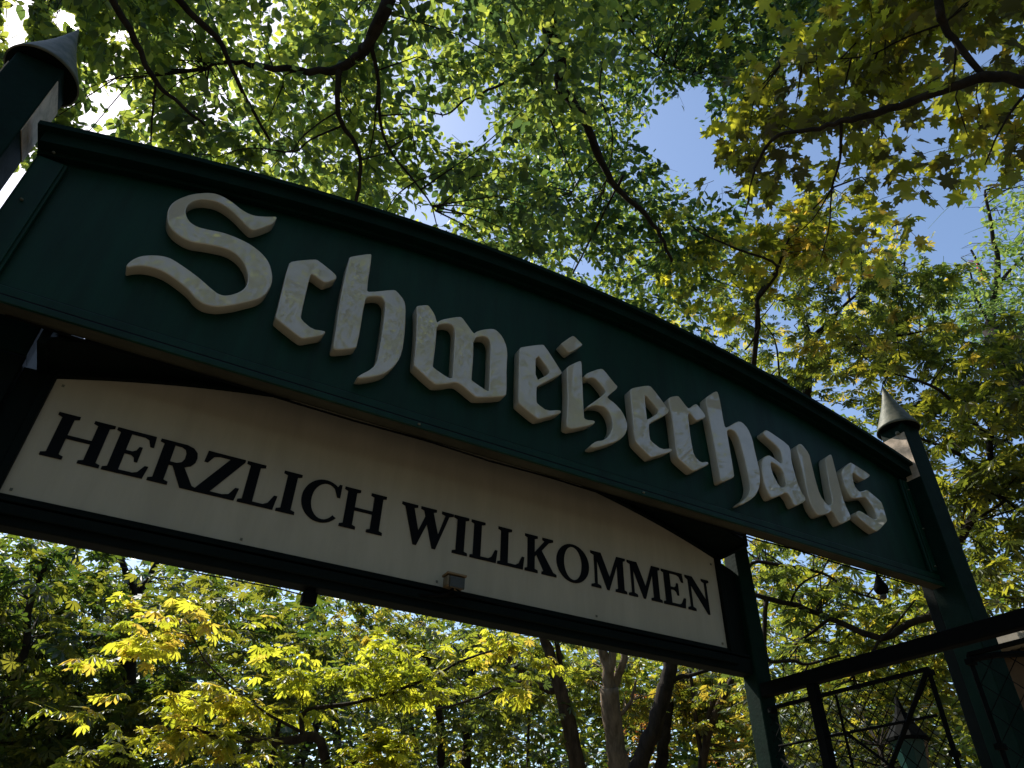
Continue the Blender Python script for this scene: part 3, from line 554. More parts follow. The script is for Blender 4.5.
class Tree:
    def __init__(s, name, base, label, bark, lm, group=None, cat='tree'):
        s.o = empty(name, tuple(base), label, cat, group); s.base = np.array(base, float); s.b = MB(); s.tw = []; s.bark = bark; s.lm = lm
        s.leaves = {}; s.nodes = []; s.rs = 1.0; s.ntw = 0
    def limb(s, pts, r0, r1, n=8, sub=4, wob=0.03):
        P = [np.array(p, float) for p in pts]; Q = []
        r0 *= s.rs; r1 *= s.rs
        if s.nodes:
            N_ = np.array(s.nodes); d = np.linalg.norm(N_ - P[0], axis=1); k = int(np.argmin(d))
            if 0.02 < d[k] < 3.0: P = ([N_[k]] + P) if d[k] > 0.15 else ([N_[k]] + P[1:])
        for i in range(len(P) - 1):
            p0, p1, p2, p3 = P[max(i - 1, 0)], P[i], P[i + 1], P[min(i + 2, len(P) - 1)]
            for k in range(sub):
                t = k / sub
                Q.append(.5 * ((2 * p1) + (p2 - p0) * t + (2 * p0 - 5 * p1 + 4 * p2 - p3) * t * t + (3 * p1 - p0 - 3 * p2 + p3) * t ** 3))
        Q.append(P[-1]); Q = np.array(Q); L = len(Q)
        Q[1:-1] += rng.normal(size=(L - 2, 3)) * wob * min(1, r0 * 8) * 0.4
        rad = [r0 + (r1 - r0) * (i / (L - 1)) ** 0.8 for i in range(L)]
        rad = [a * (1 + 0.08 * random.uniform(-1, 1)) for a in rad]
        s.b.tube([tuple(q) for q in Q], rad, n)
        s.nodes += list(Q[1:]); return Q
    def spur(s, C, r=0.012, maxd=3.0, n=5):
        """a curved branchlet from the nearest limb to each cluster"""
        if not s.nodes: return
        N_ = np.array(s.nodes)
        for c in C:
            d = np.linalg.norm(N_ - c, axis=1); k = int(np.argmin(d + rng.random(len(d)) * 0.25))
            if d[k] > maxd or d[k] < 0.08: continue
            a = N_[k]; mid = (a + c) / 2 + np.array([rng.normal() * .08, rng.normal() * .08, .12]) * d[k]
            q1 = a * .6 + mid * .4; q2 = mid * .55 + np.array(c) * .45
            rr = r * (0.6 + d[k] * 0.35)
            s.b.tube([tuple(a), tuple(q1), tuple(mid), tuple(q2), tuple(c)], [rr, rr * .8, rr * .62, rr * .5, rr * .35], n, cap=False)
    def sprays(s, C, per, spread, length, nleaf, size, tpl, droop=0.15, tilt=0.35, flat=0.5, twig=0.004, gap=True, keep=0.0, away=None, leafang=55, jit=0.25, skip=()):
        """leafy twigs around the cluster centres C"""
        n = len(C) * per
        st = np.repeat(C, per, 0) + rng.normal(size=(n, 3)) * spread * np.array([1, 1, flat])
        az = rng.uniform(0, 2 * math.pi, n)
        d = np.stack([np.cos(az), np.sin(az), -droop + rng.normal(size=n) * .18], 1)
        if away is not None: d[:, :2] += norm(st - np.array(away))[:, :2] * .9
        d = norm(d); Ls = length * rng.uniform(.6, 1.25, n)
        t = (np.arange(nleaf) + .6) / nleaf
        side = np.where(np.arange(nleaf) % 2 == 0, 1, -1)
        up = np.array([0, 0, 1.0])
        lat = norm(np.cross(up, d)); nrm = norm(up + rng.normal(size=(n, 3)) * tilt * .6)
        P = st[:, None] + d[:, None] * (Ls[:, None] * t)[..., None]; P[..., 2] -= (droop * Ls[:, None] * t ** 2 * .6)
        la = R(leafang) * rng.uniform(.6, 1.35, (n, nleaf)) * side
        la[:, -1] *= .15
        A = d[:, None] * np.cos(la)[..., None] + lat[:, None] * np.sin(la)[..., None]; A[..., 2] -= droop * rng.uniform(.4, 2.2, (n, nleaf))
        Nn = nrm[:, None] + rng.normal(size=(n, nleaf, 3)) * tilt
        S = size * rng.uniform(.62, 1.2, (n, nleaf)) * (1 - .15 * t)
        P = P + A * size * .12 + rng.normal(size=P.shape) * size * jit
        P, A, Nn, S = P.reshape(-1, 3), A.reshape(-1, 3), Nn.reshape(-1, 3), S.ravel()
        if gap:
            g = ~(ingap(P + norm(A) * S[:, None] * .5, keep, skip) & (rng.random(len(P)) < .97)) & ~np.repeat(ingap(st + d * Ls[:, None] * .6), nleaf); P, A, Nn, S = P[g], A[g], Nn[g], S[g]
        if gap:
            sv = np.array(sd); q = P - np.array([4.74, 2.66, EYE + 2.9]); al = q @ sv
            sh = (np.linalg.norm(q - al[:, None] * sv, axis=1) < .42) & (al > 0); P, A, Nn, S = P[~sh], A[~sh], Nn[~sh], S[~sh]
        ok = P[:, 2] > 0.2; P, A, Nn, S = P[ok], A[ok], Nn[ok], S[ok]
        L = s.leaves.setdefault(tpl, [[], [], [], []])
        for q, v in zip(L, (P, A, Nn, S)): q.append(v)
        if twig > 0:
            e = st + d * Ls[:, None]; e[:, 2] -= droop * Ls * .6
            g = ~ingap((st + e) / 2, keep) if gap else np.ones(n, bool)
            for a_, b_ in zip(st[g], e[g]):
                m_ = (a_ + b_) / 2 + np.array([0, 0, droop * .1]); s.tw.append(([a_, m_, b_], [twig, twig * .75, twig * .45]))
    def done(s):
        s.b.build('trunk', s.bark, s.o, True)
        k = 0
        for tpl, L in s.leaves.items():
            P, A, N_, S = [np.concatenate(v) for v in L]
            tw = s.tw if k == 0 else None; me = leaf_mesh('crown', tpl, P, A, N_, S, tw); k += len(P)
            ob = link('crown', me, s.lm, s.o)
            if tw: me.materials.append(s.bark)
        print(s.o.name, 'leaves', k)
        return s.o
BR = 0.87
def px(pts, d0, d1=None):
    d0 = d0 * BR; d1 = d1 * BR if d1 else None
    n = len(pts); d1 = d0 if d1 is None else d1
    return [at(x, y, d0 + (d1 - d0) * i / max(1, n - 1)) for i, (x, y) in enumerate(pts)]

LM_ASH = leaf_mat('ash_leaf', [(.035, .070, .030), (.050, .095, .032), (.085, .13, .030)], [(.10, .18, .05), (.30, .42, .07), (.68, .76, .10)], .55)
LM_LINDEN = leaf_mat('linden_leaf', [(.018, .060, .018), (.028, .080, .020), (.050, .11, .022)], [(.05, .12, .035), (.20, .32, .05), (.60, .68, .07)], .5)
LM_MAPLE = leaf_mat('maple_leaf', [(.050, .048, .020), (.07, .07, .02), (.12, .11, .025)], [(.16, .15, .02), (.48, .50, .03), (.95, .92, .07), (.85, .60, .06)], .55)
LM_YEL = leaf_mat('yellowing_leaf', [(.06, .09, .018), (.10, .12, .02), (.16, .13, .02)], [(.20, .26, .03), (.62, .64, .04), (.95, .86, .06), (.95, .60, .08)], .55)
LM_CHEST = leaf_mat('chestnut_leaf', [(.030, .060, .014), (.045, .080, .018), (.09, .10, .02)], [(.10, .15, .03), (.30, .38, .04), (.74, .76, .06), (.80, .62, .06)], .5)
LM_OLIVE = leaf_mat('olive_leaf', [(.045, .065, .012), (.06, .075, .014), (.10, .09, .016)], [(.12, .16, .02), (.32, .37, .03), (.72, .70, .05), (.75, .55, .06)], .45)
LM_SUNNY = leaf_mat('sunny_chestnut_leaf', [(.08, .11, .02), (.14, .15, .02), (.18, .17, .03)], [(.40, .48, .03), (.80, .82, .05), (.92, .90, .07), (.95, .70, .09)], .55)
LM_PALE = leaf_mat('pale_leaf', [(.05, .12, .03), (.08, .15, .03), (.12, .19, .04)], [(.14, .26, .05), (.26, .40, .07), (.42, .52, .10)], .45)
LM_DARK = leaf_mat('dark_wood_leaf', [(.020, .045, .012), (.035, .06, .014), (.06, .075, .016)], [(.08, .16, .02), (.20, .28, .025), (.45, .45, .04)], .45)
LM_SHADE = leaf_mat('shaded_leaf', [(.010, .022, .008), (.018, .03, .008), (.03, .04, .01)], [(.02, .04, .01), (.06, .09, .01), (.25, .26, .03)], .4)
LM_BACK = leaf_mat('park_leaf', [(.016, .038, .014), (.024, .05, .016), (.04, .065, .02)], [(.04, .08, .02), (.08, .14, .03), (.2, .26, .04)], .4)
LM_RUST = leaf_mat('rust_leaf', [(.22, .07, .02), (.30, .12, .03), (.25, .15, .03)], [(.6, .15, .04), (.75, .30, .05), (.8, .5, .08)], .45)

# ---- A: ash arching over from behind the camera at left
t = Tree('ash_tree', (-2.6, -2.4, 0), 'leafy green ash whose dark limbs arch over the left half of the board', BARKDARK, LM_ASH); t.rs = .66
top = np.array([-2.0, -1.2, 6.2])
t.limb([(-2.6, -2.4, 0), (-2.7, -2.2, 2.2), (-2.3, -1.8, 4.4), top], .26, .17, 14)
B1 = [(389, 0), (371, 38), (362, 53), (339, 69), (312, 72), (260, 67), (230, 62), (205, 70)]
t.limb([top, (0.4, 0.6, 8.4), at(400, -110, 8.2), at(392, -30, 8)] + px(B1, 8.0, 8.3), .15, .018, 10)
t.limb(px([(400, -60), (389, 0), (373, 36), (362, 52)], 8.02, 8.0), .085, .062, 10)
t.limb(px([(340, 69), (338, 105), (343, 126), (359, 152), (359, 187), (352, 215)], 8.0, 7.8), .045, .022, 8)
t.limb(px([(371, 44), (378, 82), (381, 126), (393, 155), (415, 182), (436, 211)], 8.0, 7.7), .032, .010, 6)
t.limb(px([(378, 82), (376, 110), (372, 140), (366, 165)], 8.0, 7.8), .018, .007, 5)
C1 = [(95, -40), (113, 0), (135, 41), (155, 82), (176, 100), (205, 126)]
t.limb([top, (-1.4, 0.9, 7.6), at(60, -160, 7.4)] + px(C1, 7.4, 7.2), .08, .015, 8)
t.limb(px([(154, 82), (153, 110), (151, 143)], 7.3, 7.2), .018, .009, 5)
t.limb([top, (-0.5, 1.4, 8.0)] + px([(150, -60), (179, 0), (217, 38), (231, 67), (249, 103), (270, 141)], 7.8, 7.5), .07, .016, 8)
t.limb(px([(343, 126), (310, 140), (293, 152), (249, 148), (214, 158)], 7.8, 7.7), .016, .007, 5)
t.limb(px([(339, 110), (318, 124), (300, 140), (290, 158)], 7.9, 7.8), .014, .006, 5)
t.limb(px([(300, 70), (285, 75), (283, 88)], 8.1, 8.1), .012, .006, 5)
t.limb(px([(415, 182), (396, 196), (384, 215)], 7.8, 7.7), .012, .006, 5)
REG = [(-40, -60), (640, -60), (600, 60), (560, 130), (560, 290), (440, 270), (300, 200), (180, 170), (60, 150), (-20, 120)]
C = region(REG, 7.0, 9.4, 170); C = C[~ingap(C, 0, ())]
t.spur(C, .009, 1.5)
t.sprays(C, 10, .15, .34, 9, .128, 'ovate', droop=.3, tilt=.45, flat=.7, twig=.0032)
C = region(REG, 9.5, 13.0, 95); C = C[~ingap(C, 0, ())]
t.sprays(C, 6, .26, .4, 9, .15, 'ovate', droop=.3, tilt=.4, flat=.7, twig=0)
C = region([(38, -25), (150, -25), (140, 60), (92, 62), (84, 34), (36, 22)], 6.8, 9.0, 22)
t.spur(C, .007, 1.6); t.sprays(C, 7, .13, .26, 9, .115, 'ovate', droop=.3, tilt=.45, flat=.7, twig=.003)
# the part above and behind the path, out of view, that shades the gate front
C = np.concatenate([blob((-2, -2.5, 8.6), (4.0, 3.0, 1.6), 42), blob((2, -1, 9.6), (3.5, 2.2, 1.0), 26)])
t.sprays(C, 13, .4, .5, 8, .135, 'rhomb', droop=.3, tilt=.5, twig=0)
t.done()

# ---- B: linden above the middle, dense and dark
t = Tree('linden_tree', (4.6, -3.0, 0), 'dark dense linden hanging over the middle of the board', BARKDARK, LM_LINDEN); t.rs = .62
top = np.array([4.4, -1.8, 6.4])
t.limb([(4.6, -3.0, 0), (4.7, -2.6, 3), top], .30, .2, 14)
B4 = [(556, 0), (550, 32), (560, 59), (560, 85), (582, 114), (600, 158), (617, 187), (640, 210), (662, 236), (672, 262)]
t.limb([top, (3.2, 0.8, 9.2), at(575, -120, 9.4)] + px(B4, 9.2, 8.8), .17, .022, 10)
t.limb(px([(565, -30), (556, 0), (550, 30)], 9.25, 9.2), .085, .07, 10)
t.limb(px([(547, 36), (541, 56), (518, 74), (500, 85), (488, 90), (465, 100), (447, 114), (427, 111), (389, 103)], 9.1, 8.8), .036, .008, 6)
t.limb(px([(542, 56), (544, 97), (558, 140), (578, 188)], 9.1, 8.9), .024, .009, 6)
t.limb(px([(559, 85), (545, 100), (529, 118), (512, 140)], 9.1, 9), .02, .008, 5)
t.limb(px([(470, -30), (477, 3), (503, 20), (512, 38), (530, 70)], 9.5, 9.3), .026, .010, 6)
t.limb(px([(592, -40), (594, 0), (593, 64)], 9.8, 9.6), .026, .014, 6)
t.limb(px([(598, -40), (600, 0), (603, 53), (600, 94), (613, 138), (604, 190)], 9.9, 9.5), .026, .010, 6)
t.limb(px([(610, 0), (630, 30), (655, 55), (690, 75)], 10.5, 10.8), .03, .010, 6)
t.limb(px([(600, 158), (584, 172), (570, 196)], 9, 9), .014, .007, 5)
DARKR = [(480, -60), (860, -60), (835, 20), (790, 60), (745, 90), (716, 84), (690, 78), (650, 100), (600, 150), (540, 140), (500, 60)]
C = region(DARKR, 9.3, 11.5, 120); C = C[~ingap(C)]
t.spur(C, .010, 1.4)
t.sprays(C, 9, .22, .32, 10, .115, 'ovate', droop=.3, tilt=.45, twig=.003, skip=())
C = region([(500, -60), (780, -60), (730, 90), (600, 120), (520, 100)], 11.5, 14, 45); C = C[~ingap(C)]
t.sprays(C, 8, .4, .4, 9, .12, 'rhomb', droop=.3, tilt=.5, twig=0)
LOW = [(440, 150), (500, 130), (640, 150), (690, 190), (728, 190), (735, 240), (700, 285), (700, 345), (560, 290), (470, 240)]
C = region(LOW, 8.6, 10.8, 95); C = C[~ingap(C)]
t.spur(C, .009, 1.2)
t.sprays(C, 7, .22, .3, 9, .12, 'ovate', droop=.3, tilt=.45, twig=.003)
C = region([(440, 120), (640, 130), (735, 200), (735, 350), (640, 330), (470, 250)], 11.5, 15, 70); C = C[~ingap(C)]
t.sprays(C, 7, .4, .4, 9, .13, 'rhomb', droop=.3, tilt=.5, twig=0)
C = blob((3.05, 6.35, 7.7), (.75, .7, 1.05), 26)   # unseen bough added behind the board to shade the right post
t.limb([at(617, 187, 8.0), (3.6, 6.0, 7.9), (3.05, 6.35, 7.7)], .03, .012, 6); t.spur(C, .009, 2)
t.sprays(C, 8, .2, .3, 9, .13, 'ovate', droop=.3, tilt=.45, twig=.003, gap=False)
t.sprays(blob((3.5, -3.5, 9.5), (5, 3.2, 1.8), 60), 13, .4, .5, 8, .135, 'rhomb', droop=.3, tilt=.5, twig=0)
t.done()

# ---- C: maple from the right
t = Tree('maple_tree', (7.4, -0.6, 0), 'maple with broad olive and yellow lobed leaves reaching in from upper right', BARKDARK, LM_MAPLE); t.rs = .55
t.limb([(7.4, -0.6, 0), (7.5, -0.4, 2.5), (7.2, -0.1, 4.6), (6.8, 0.3, 6.2)], .22, .13, 14)
M1 = [(1060, 84), (1024, 81), (985, 77), (952, 88), (911, 101), (865, 116), (841, 122), (812, 130), (777, 136), (756, 164), (753, 176), (744, 217)]
t.limb([(7.2, -0.1, 4.6), (6.6, 0.7, 6.1), at(1130, 90, 7.0)] + px(M1, 7.0, 6.9), .11, .008, 10)
t.limb(px([(1040, 82), (985, 77), (911, 101), (841, 122)], 7.0, 6.95), .055, .026, 8)
t.limb([(6.8, 0.3, 6.2), at(950, -90, 7.6)] + px([(939, 0), (944, 23), (958, 44), (985, 77)], 7.2, 7.0), .08, .032, 8)
t.limb(px([(841, 123), (840, 158), (832, 188), (829, 225), (820, 262)], 6.95, 6.9), .024, .007, 6)
t.limb(px([(832, 188), (812, 220), (790, 238)], 6.95, 6.95), .014, .006, 5)
t.limb(px([(955, 38), (955, 60), (952, 88)], 7.1, 7.0), .016, .012, 5)
t.limb(px([(1040, 80), (1020, 100), (999, 132), (985, 165)], 6.9, 6.9), .026, .008, 5)
t.limb(px([(944, 23), (900, 40), (870, 55), (830, 60), (780, 66)], 7.4, 7.5), .02, .007, 5)
UP = [(735, 60), (800, 30), (860, -60), (1090, -60), (1090, 170), (1000, 175), (960, 185), (905, 215), (880, 200), (840, 200), (770, 215), (705, 130), (704, 108)]
C = region(UP, 6.5, 7.6, 44); C = C[~ingap(C)]
t.spur(C, .009, 1.2)
t.sprays(C, 7, .22, .34, 5, .128, 'maple', droop=.25, tilt=.5, flat=.5, twig=.003, leafang=60)
UP2 = [(745, 50), (830, 10), (860, -60), (1090, -60), (1090, 130), (900, 130), (780, 120)]
C = region(UP2, 8.0, 10.0, 16); C = C[~ingap(C)]
t.sprays(C, 5, .35, .4, 6, .16, 'maple', droop=.28, tilt=.42, twig=0)
t.done()
# yellowing maple spray below it
t = Tree('maple_tree', (9.5 * math.sin(R(47.0)) * .93, 9.5 * math.cos(R(47.0)) * .93, 0), 'slender maple with yellow leaves in the gap above the right half of the board', BARKDARK, LM_YEL)
t.limb([(6.46, 6.03, 0), (6.46, 6.03, 3), (6.46, 6.03, 5.2), at(757, 330, 9.6), at(757, 300, 9.5), at(778, 267, 9.4), at(790, 238, 9.3), at(832, 188, 9.2)], .055, .008, 8)
t.limb(px([(757, 300), (759, 329), (745, 350)], 9.5, 9.5), .03, .012, 6)
t.limb(px([(778, 267), (740, 250), (705, 235), (690, 225)], 9.4, 9.4), .02, .007, 5)
YR = [(665, 205), (730, 195), (770, 205), (880, 200), (900, 235), (840, 262), (790, 262), (750, 330), (700, 300), (665, 262)]
C = region(YR, 8.8, 10.2, 46); C = C[~ingap(C)]
t.spur(C, .007, 1.1)
t.sprays(C, 6, .2, .3, 6, .115, 'maple', droop=.3, tilt=.55, twig=.003)
t.done()

# ---- D: chestnuts behind the right half of the gate
def chest(base, label, limbs, regs, lm=LM_CHEST, tpl='palm', size=.17, bark=BARKDARK, name='chestnut_tree', group='chestnut trees behind the gate', r=.2, per=6, tilt=.3, flat=.35, keep=0, spr=.011, nleaf=5, twig=.004, spread=.3, length=.45, droop=.1, leafang=60, vert=False):
    t = Tree(name, base, label, bark, lm, group)
    j = limbs[0][0][0]
    t.limb([base, (base[0], base[1], j[2] * .5), (base[0] * .9 + j[0] * .1, base[1] * .9 + j[1] * .1, j[2] * .86), j] if vert else [base, (base[0], base[1], j[2] * .5), j], r, r * .6, 12)
    for L, a, b_ in limbs: t.limb(L, a, b_, 8 if a > .04 else 5)
    for poly, d0, d1, n, pr in regs:
        C = region(poly, d0, d1, n); C = C[~ingap(C)]
        t.spur(C, spr, 2.2)
        t.sprays(C, pr, spread, length, nleaf, size, tpl, droop=droop, tilt=tilt, flat=flat, twig=twig, keep=keep, leafang=leafang)
    t.done(); return t
J = at(806, 400, 12.5)
chest((12 * math.sin(R(46.7)) * .86, 12 * math.cos(R(46.7)) * .86, 0), 'chestnut with fine dark branches against the sky just above the right half of the board', [
    ([J, at(811, 346, 12.5), at(823, 329, 12.5), at(835, 318, 12.5)], .09, .03), ([at(811, 346, 12.5), at(800, 310, 12.6), at(775, 296, 12.7), at(765, 270, 12.8)], .05, .012),
    ([at(806, 385, 12.5), at(770, 375, 12.4), at(735, 360, 12.4), at(715, 345, 12.4)], .05, .012), ([at(823, 329, 12.5), at(850, 300, 12.6), at(880, 280, 12.8), at(905, 262, 13)], .035, .01),
    ([at(811, 350, 12.5), at(850, 345, 12.3), at(900, 335, 12.2), at(935, 330, 12.2)], .045, .01), ([at(780, 372, 12.4), at(775, 340, 12.4), at(760, 320, 12.5)], .02, .008)],
    [([(660, 285), (740, 240), (800, 232), (880, 225), (930, 262), (940, 330), (900, 390), (840, 420), (720, 350), (665, 320)], 11.3, 14.5, 66, 6)], size=.15, tilt=.45, r=.14, vert=True)
J = at(990, 330, 19)
chest((J[0], J[1], 0), 'pale green upright tree standing against the sky at the right edge', [
    ([J, at(994, 300, 19), at(998, 263, 19), at(990, 221, 19), at(985, 190, 19)], .12, .02), ([at(992, 325, 19), at(978, 300, 19), at(968, 263, 19)], .05, .015), ([at(996, 290, 19), at(1010, 270, 19), at(1030, 250, 19)], .05, .015)],
    [([(935, 262), (960, 215), (985, 180), (1080, 160), (1080, 360), (960, 360), (925, 300)], 17.5, 21, 95, 6)], lm=LM_PALE, tpl='ovate', size=.14, name='locust_tree', group='', r=.25, per=7, spread=.4, length=.7, nleaf=9, spr=.011, twig=.006, droop=.2)
J = at(985, 500, 10)
chest((9.3 * math.sin(R(60.8)), 9.3 * math.cos(R(60.8)), 0), 'chestnut with layered olive leaves right of the cone capped post', [
    ([J, at(995, 475, 10), at(990, 450, 10), at(1000, 410, 9.8), at(1030, 380, 9.8)], .06, .02), ([at(1000, 480, 10), at(960, 455, 9.8), at(925, 440, 9.6), at(890, 430, 9.4)], .04, .01),
    ([at(1001, 445, 9.95), at(960, 410, 9.8), at(930, 385, 9.6), at(880, 370, 9.6)], .04, .01), ([at(1005, 500, 10), at(975, 520, 9.6), at(950, 530, 9.4)], .03, .01)],
    [([(835, 330), (940, 320), (1090, 300), (1090, 620), (990, 610), (940, 520), (905, 460), (880, 425), (840, 410)], 8.8, 12.5, 95, 6)], lm=LM_OLIVE, size=.15, tilt=.38, flat=.22, r=.075, vert=True)
# seen through the opening under the right end of the board
J = at(946, 612, 10.8)
chest((J[0], J[1], 0), 'chestnut with crooked dark branches in the opening below the right end of the board', [
    ([J, at(909, 624, 10.7), at(882, 638, 10.7), at(846, 625, 10.8), at(815, 612, 11), at(790, 604, 10.8), at(759, 596, 10.6), at(740, 590, 10.6)], .055, .03), 
    ([at(752, 563, 10.8), at(785, 566, 10.8), at(822, 573, 10.8), at(850, 590, 10.8), at(880, 600, 10.8)], .035, .012), ([at(766, 657, 10.6), at(790, 660, 10.6), at(808, 664, 10.7), at(840, 655, 10.8)], .035, .015),
    ([at(833, 619, 10.9), at(812, 632, 10.9), at(798, 642, 11)], .03, .02), ([at(790, 604, 10.8), at(800, 585, 10.8), at(822, 573, 10.8)], .02, .012), ([at(882, 638, 10.6), at(870, 655, 10.6), at(850, 680, 10.8)], .025, .012),
    ([at(882, 638, 10.6), at(895, 625, 10.5), at(915, 600, 10.5)], .02, .01)],
    [([(735, 515), (850, 535), (945, 570), (960, 700), (1000, 768), (760, 768), (740, 660)], 10.8, 14.5, 118, 6)], lm=LM_CHEST, size=.15, tilt=.3, flat=.25, r=.12)

# ---- E: sunny chestnut sprays under the gate
SUN = 'chestnut trees beyond the gate opening'
J = at(330, 800, 9.5)
chest((J[0], J[1], 0), 'chestnut with low arching limb and glowing yellow leaf fans below the sign', [
    ([J, at(320, 742, 9.2), at(285, 741, 9.1), at(250, 739, 9.0), at(216, 736, 8.9), at(194, 727, 8.9)], .07, .015),
    ([at(300, 745, 9.2), at(306, 711, 9.3), at(359, 702, 9.4), at(425, 680, 9.6), at(469, 658, 9.8), at(509, 647, 10)], .035, .012),
    ([at(320, 742, 9.2), at(270, 715, 9), at(235, 690, 8.9), at(205, 660, 8.9), at(190, 630, 8.9)], .02, .006)],
    [([(100, 608), (190, 590), (215, 625), (175, 655), (120, 640)], 8.6, 9.4, 7, 3), ([(150, 630), (330, 645), (335, 700), (300, 740), (240, 740), (195, 690), (150, 660)], 8.6, 9.8, 12, 4),
     ([(325, 650), (420, 640), (440, 690), (345, 702)], 9.0, 10, 22, 3), ([(140, 690), (270, 700), (270, 760), (140, 750)], 8.7, 9.4, 12, 3), ([(330, 735), (425, 730), (430, 790), (330, 790)], 9.0, 9.8, 12, 4), ([(430, 640), (550, 640), (560, 690), (440, 705)], 9.6, 10.8, 13, 3), ([(60, 640), (150, 640), (150, 760), (60, 760)], 9, 10, 5, 3)],
    lm=LM_SUNNY, size=.15, tilt=.14, flat=.10, r=.1, group=SUN, spread=.13, length=.3, nleaf=5, spr=.006, twig=.0025, keep=0)
J = at(556, 677, 14)
chest((at(592, 900, 14)[0], at(592, 900, 14)[1], 0), 'forked brown chestnut trunk leaning left, left of the sunlit trunk', [
    ([at(577, 790, 14.0), at(577, 767, 14), at(568, 720, 14), at(556, 677, 14), at(546, 641, 14), at(538, 600, 14)], .17, .09), ([at(568, 712, 14), at(562, 680, 14.1), at(557, 643, 14.1), at(552, 600, 14.2)], .07, .045),
    ([at(549, 690, 14), at(532, 680, 14), at(518, 668, 14), at(503, 653, 14), at(485, 640, 14)], .08, .04), ([at(549, 690, 14), at(520, 682, 13.8), at(497, 688, 13.7), at(480, 697, 13.6), at(450, 706, 13.5), at(425, 711, 13.5)], .035, .015)],
    [([(440, 615), (560, 630), (600, 660), (545, 740), (470, 740), (430, 700)], 13.2, 15.5, 30, 5)], lm=LM_CHEST, size=.17, r=.17, bark=BARK, group=SUN, tilt=.35)
chest((at(640, 900, 13.6)[0], at(640, 900, 13.6)[1], 0), 'thick chestnut trunk with pale sunlit bark in the middle of the opening', [
    ([at(622, 800, 13.6), at(620, 767, 13.6), at(613, 730, 13.6), at(609, 688, 13.6)], .20, .16), ([at(610, 700, 13.6), at(608, 675, 13.6), at(603, 653, 13.6), at(597, 610, 13.6)], .12, .07),
    ([at(611, 700, 13.6), at(616, 680, 13.7), at(623, 659, 13.7), at(626, 620, 13.8)], .10, .06), ([at(610, 690, 13.6), at(612, 650, 13.6), at(613, 610, 13.7)], .08, .06), ([at(620, 715, 13.6), at(632, 700, 13.6), at(636, 680, 13.6)], .05, .02)],
    [([(560, 640), (680, 670), (700, 720), (640, 720), (560, 690)], 14.6, 17.5, 34, 5)], lm=LM_CHEST, size=.17, r=.2, bark=BARKSUN, group=SUN, tilt=.35)
chest((at(655, 900, 13.2)[0], at(655, 900, 13.2)[1], 0), 'dark trunk leaning right just beside the sunlit chestnut trunk', [
    ([at(634, 800, 13.2), at(638, 767, 13.2), at(653, 732, 13.2), at(662, 700, 13.2), at(668, 677, 13.2), at(672, 640, 13.2)], .15, .12),
    ([at(668, 690, 13.2), at(680, 677, 13.2), at(692, 675, 13.2), at(715, 668, 13.2)], .05, .025)],
    [([(640, 650), (720, 670), (740, 720), (680, 720)], 14.5, 17, 18, 5)], lm=LM_OLIVE, size=.16, r=.16, bark=BARKDARK, group=SUN, tilt=.35)
chest((at(715, 900, 14.5)[0], at(715, 900, 14.5)[1], 0), 'cluster of thin bent stems beside the inner gate post', [
    ([at(700, 800, 14.5), at(703, 760, 14.5), at(711, 726, 14.5), at(722, 700, 14.5), at(733, 678, 14.5), at(740, 650, 14.5)], .08, .05), ([at(703, 755, 14.5), at(706, 730, 14.6), at(712, 705, 14.6), at(722, 680, 14.6), at(728, 655, 14.6)], .06, .04),
    ([at(703, 760, 14.5), at(697, 730, 14.6), at(694, 700, 14.6), at(690, 670, 14.6)], .05, .03)],
    [([(680, 680), (760, 690), (770, 790), (680, 790)], 14.8, 17, 26, 5)], lm=LM_CHEST, size=.16, r=.1, bark=BARK, group=SUN, tilt=.35)
chest((at(445, 900, 16)[0], at(445, 900, 16)[1], 0), 'slim upright trunk, left one behind the yellow leaf fans', [
    ([at(442, 800, 16), at(441, 768, 16), at(441, 740, 16), at(438, 700, 16), at(430, 660, 16)], .10, .07)],
    [([(330, 600), (520, 620), (520, 700), (330, 680)], 15, 18, 46, 5), ([(380, 690), (540, 720), (540, 790), (380, 790)], 15, 17, 16, 5)], lm=LM_CHEST, size=.18, r=.12, bark=BARKDARK, group=SUN, tilt=.4)
chest((at(120, 900, 15)[0], at(120, 900, 15)[1], 0), 'dark forked trunk in the shade below the left end of the welcome sign', [
    ([at(120, 800, 15), at(125, 720, 15), at(131, 639, 15), at(137, 599, 15)], .16, .11), ([at(137, 600, 15), at(133, 585, 15), at(128, 577, 15), at(118, 550, 15)], .08, .05), ([at(137, 600, 15), at(144, 585, 15), at(150, 577, 15), at(165, 545, 15)], .07, .04),
    ([at(125, 720, 15), at(90, 700, 14.5), at(60, 690, 14.5), at(20, 700, 14)], .05, .02)],
    [([(-40, 520), (120, 545), (330, 590), (330, 680), (200, 800), (-40, 800)], 11.5, 16.5, 190, 6)], lm=LM_DARK, size=.19, r=.18, group=SUN, tilt=.35, flat=.3)
def lone(pts, d, r0, r1, label, crown, n, lm, base=None):
    P = [at(x, y, d) for x, y in pts]; b0 = P[0] if base is None else base
    t = Tree('chestnut_tree', (b0[0], b0[1], 0), label, BARKDARK, lm, SUN)
    t.limb([(b0[0], b0[1], 0), (P[0][0], P[0][1], P[0][2] * .6)] + P, r0, r1, 9)
    C = region(crown, d + .3, d + 3, n); C = C[~ingap(C)]; t.spur(C, .012, 3)
    t.sprays(C, 5, .3, .45, 5, .18, 'palm', droop=.1, tilt=.4, flat=.35); t.done()
lone([(660, 800), (661, 767), (664, 744), (668, 715), (668, 680)], 14.6, .15, .08, 'upright dark trunk crossing behind the leaning one', [(650, 640), (720, 660), (720, 700), (660, 700)], 12, LM_OLIVE)
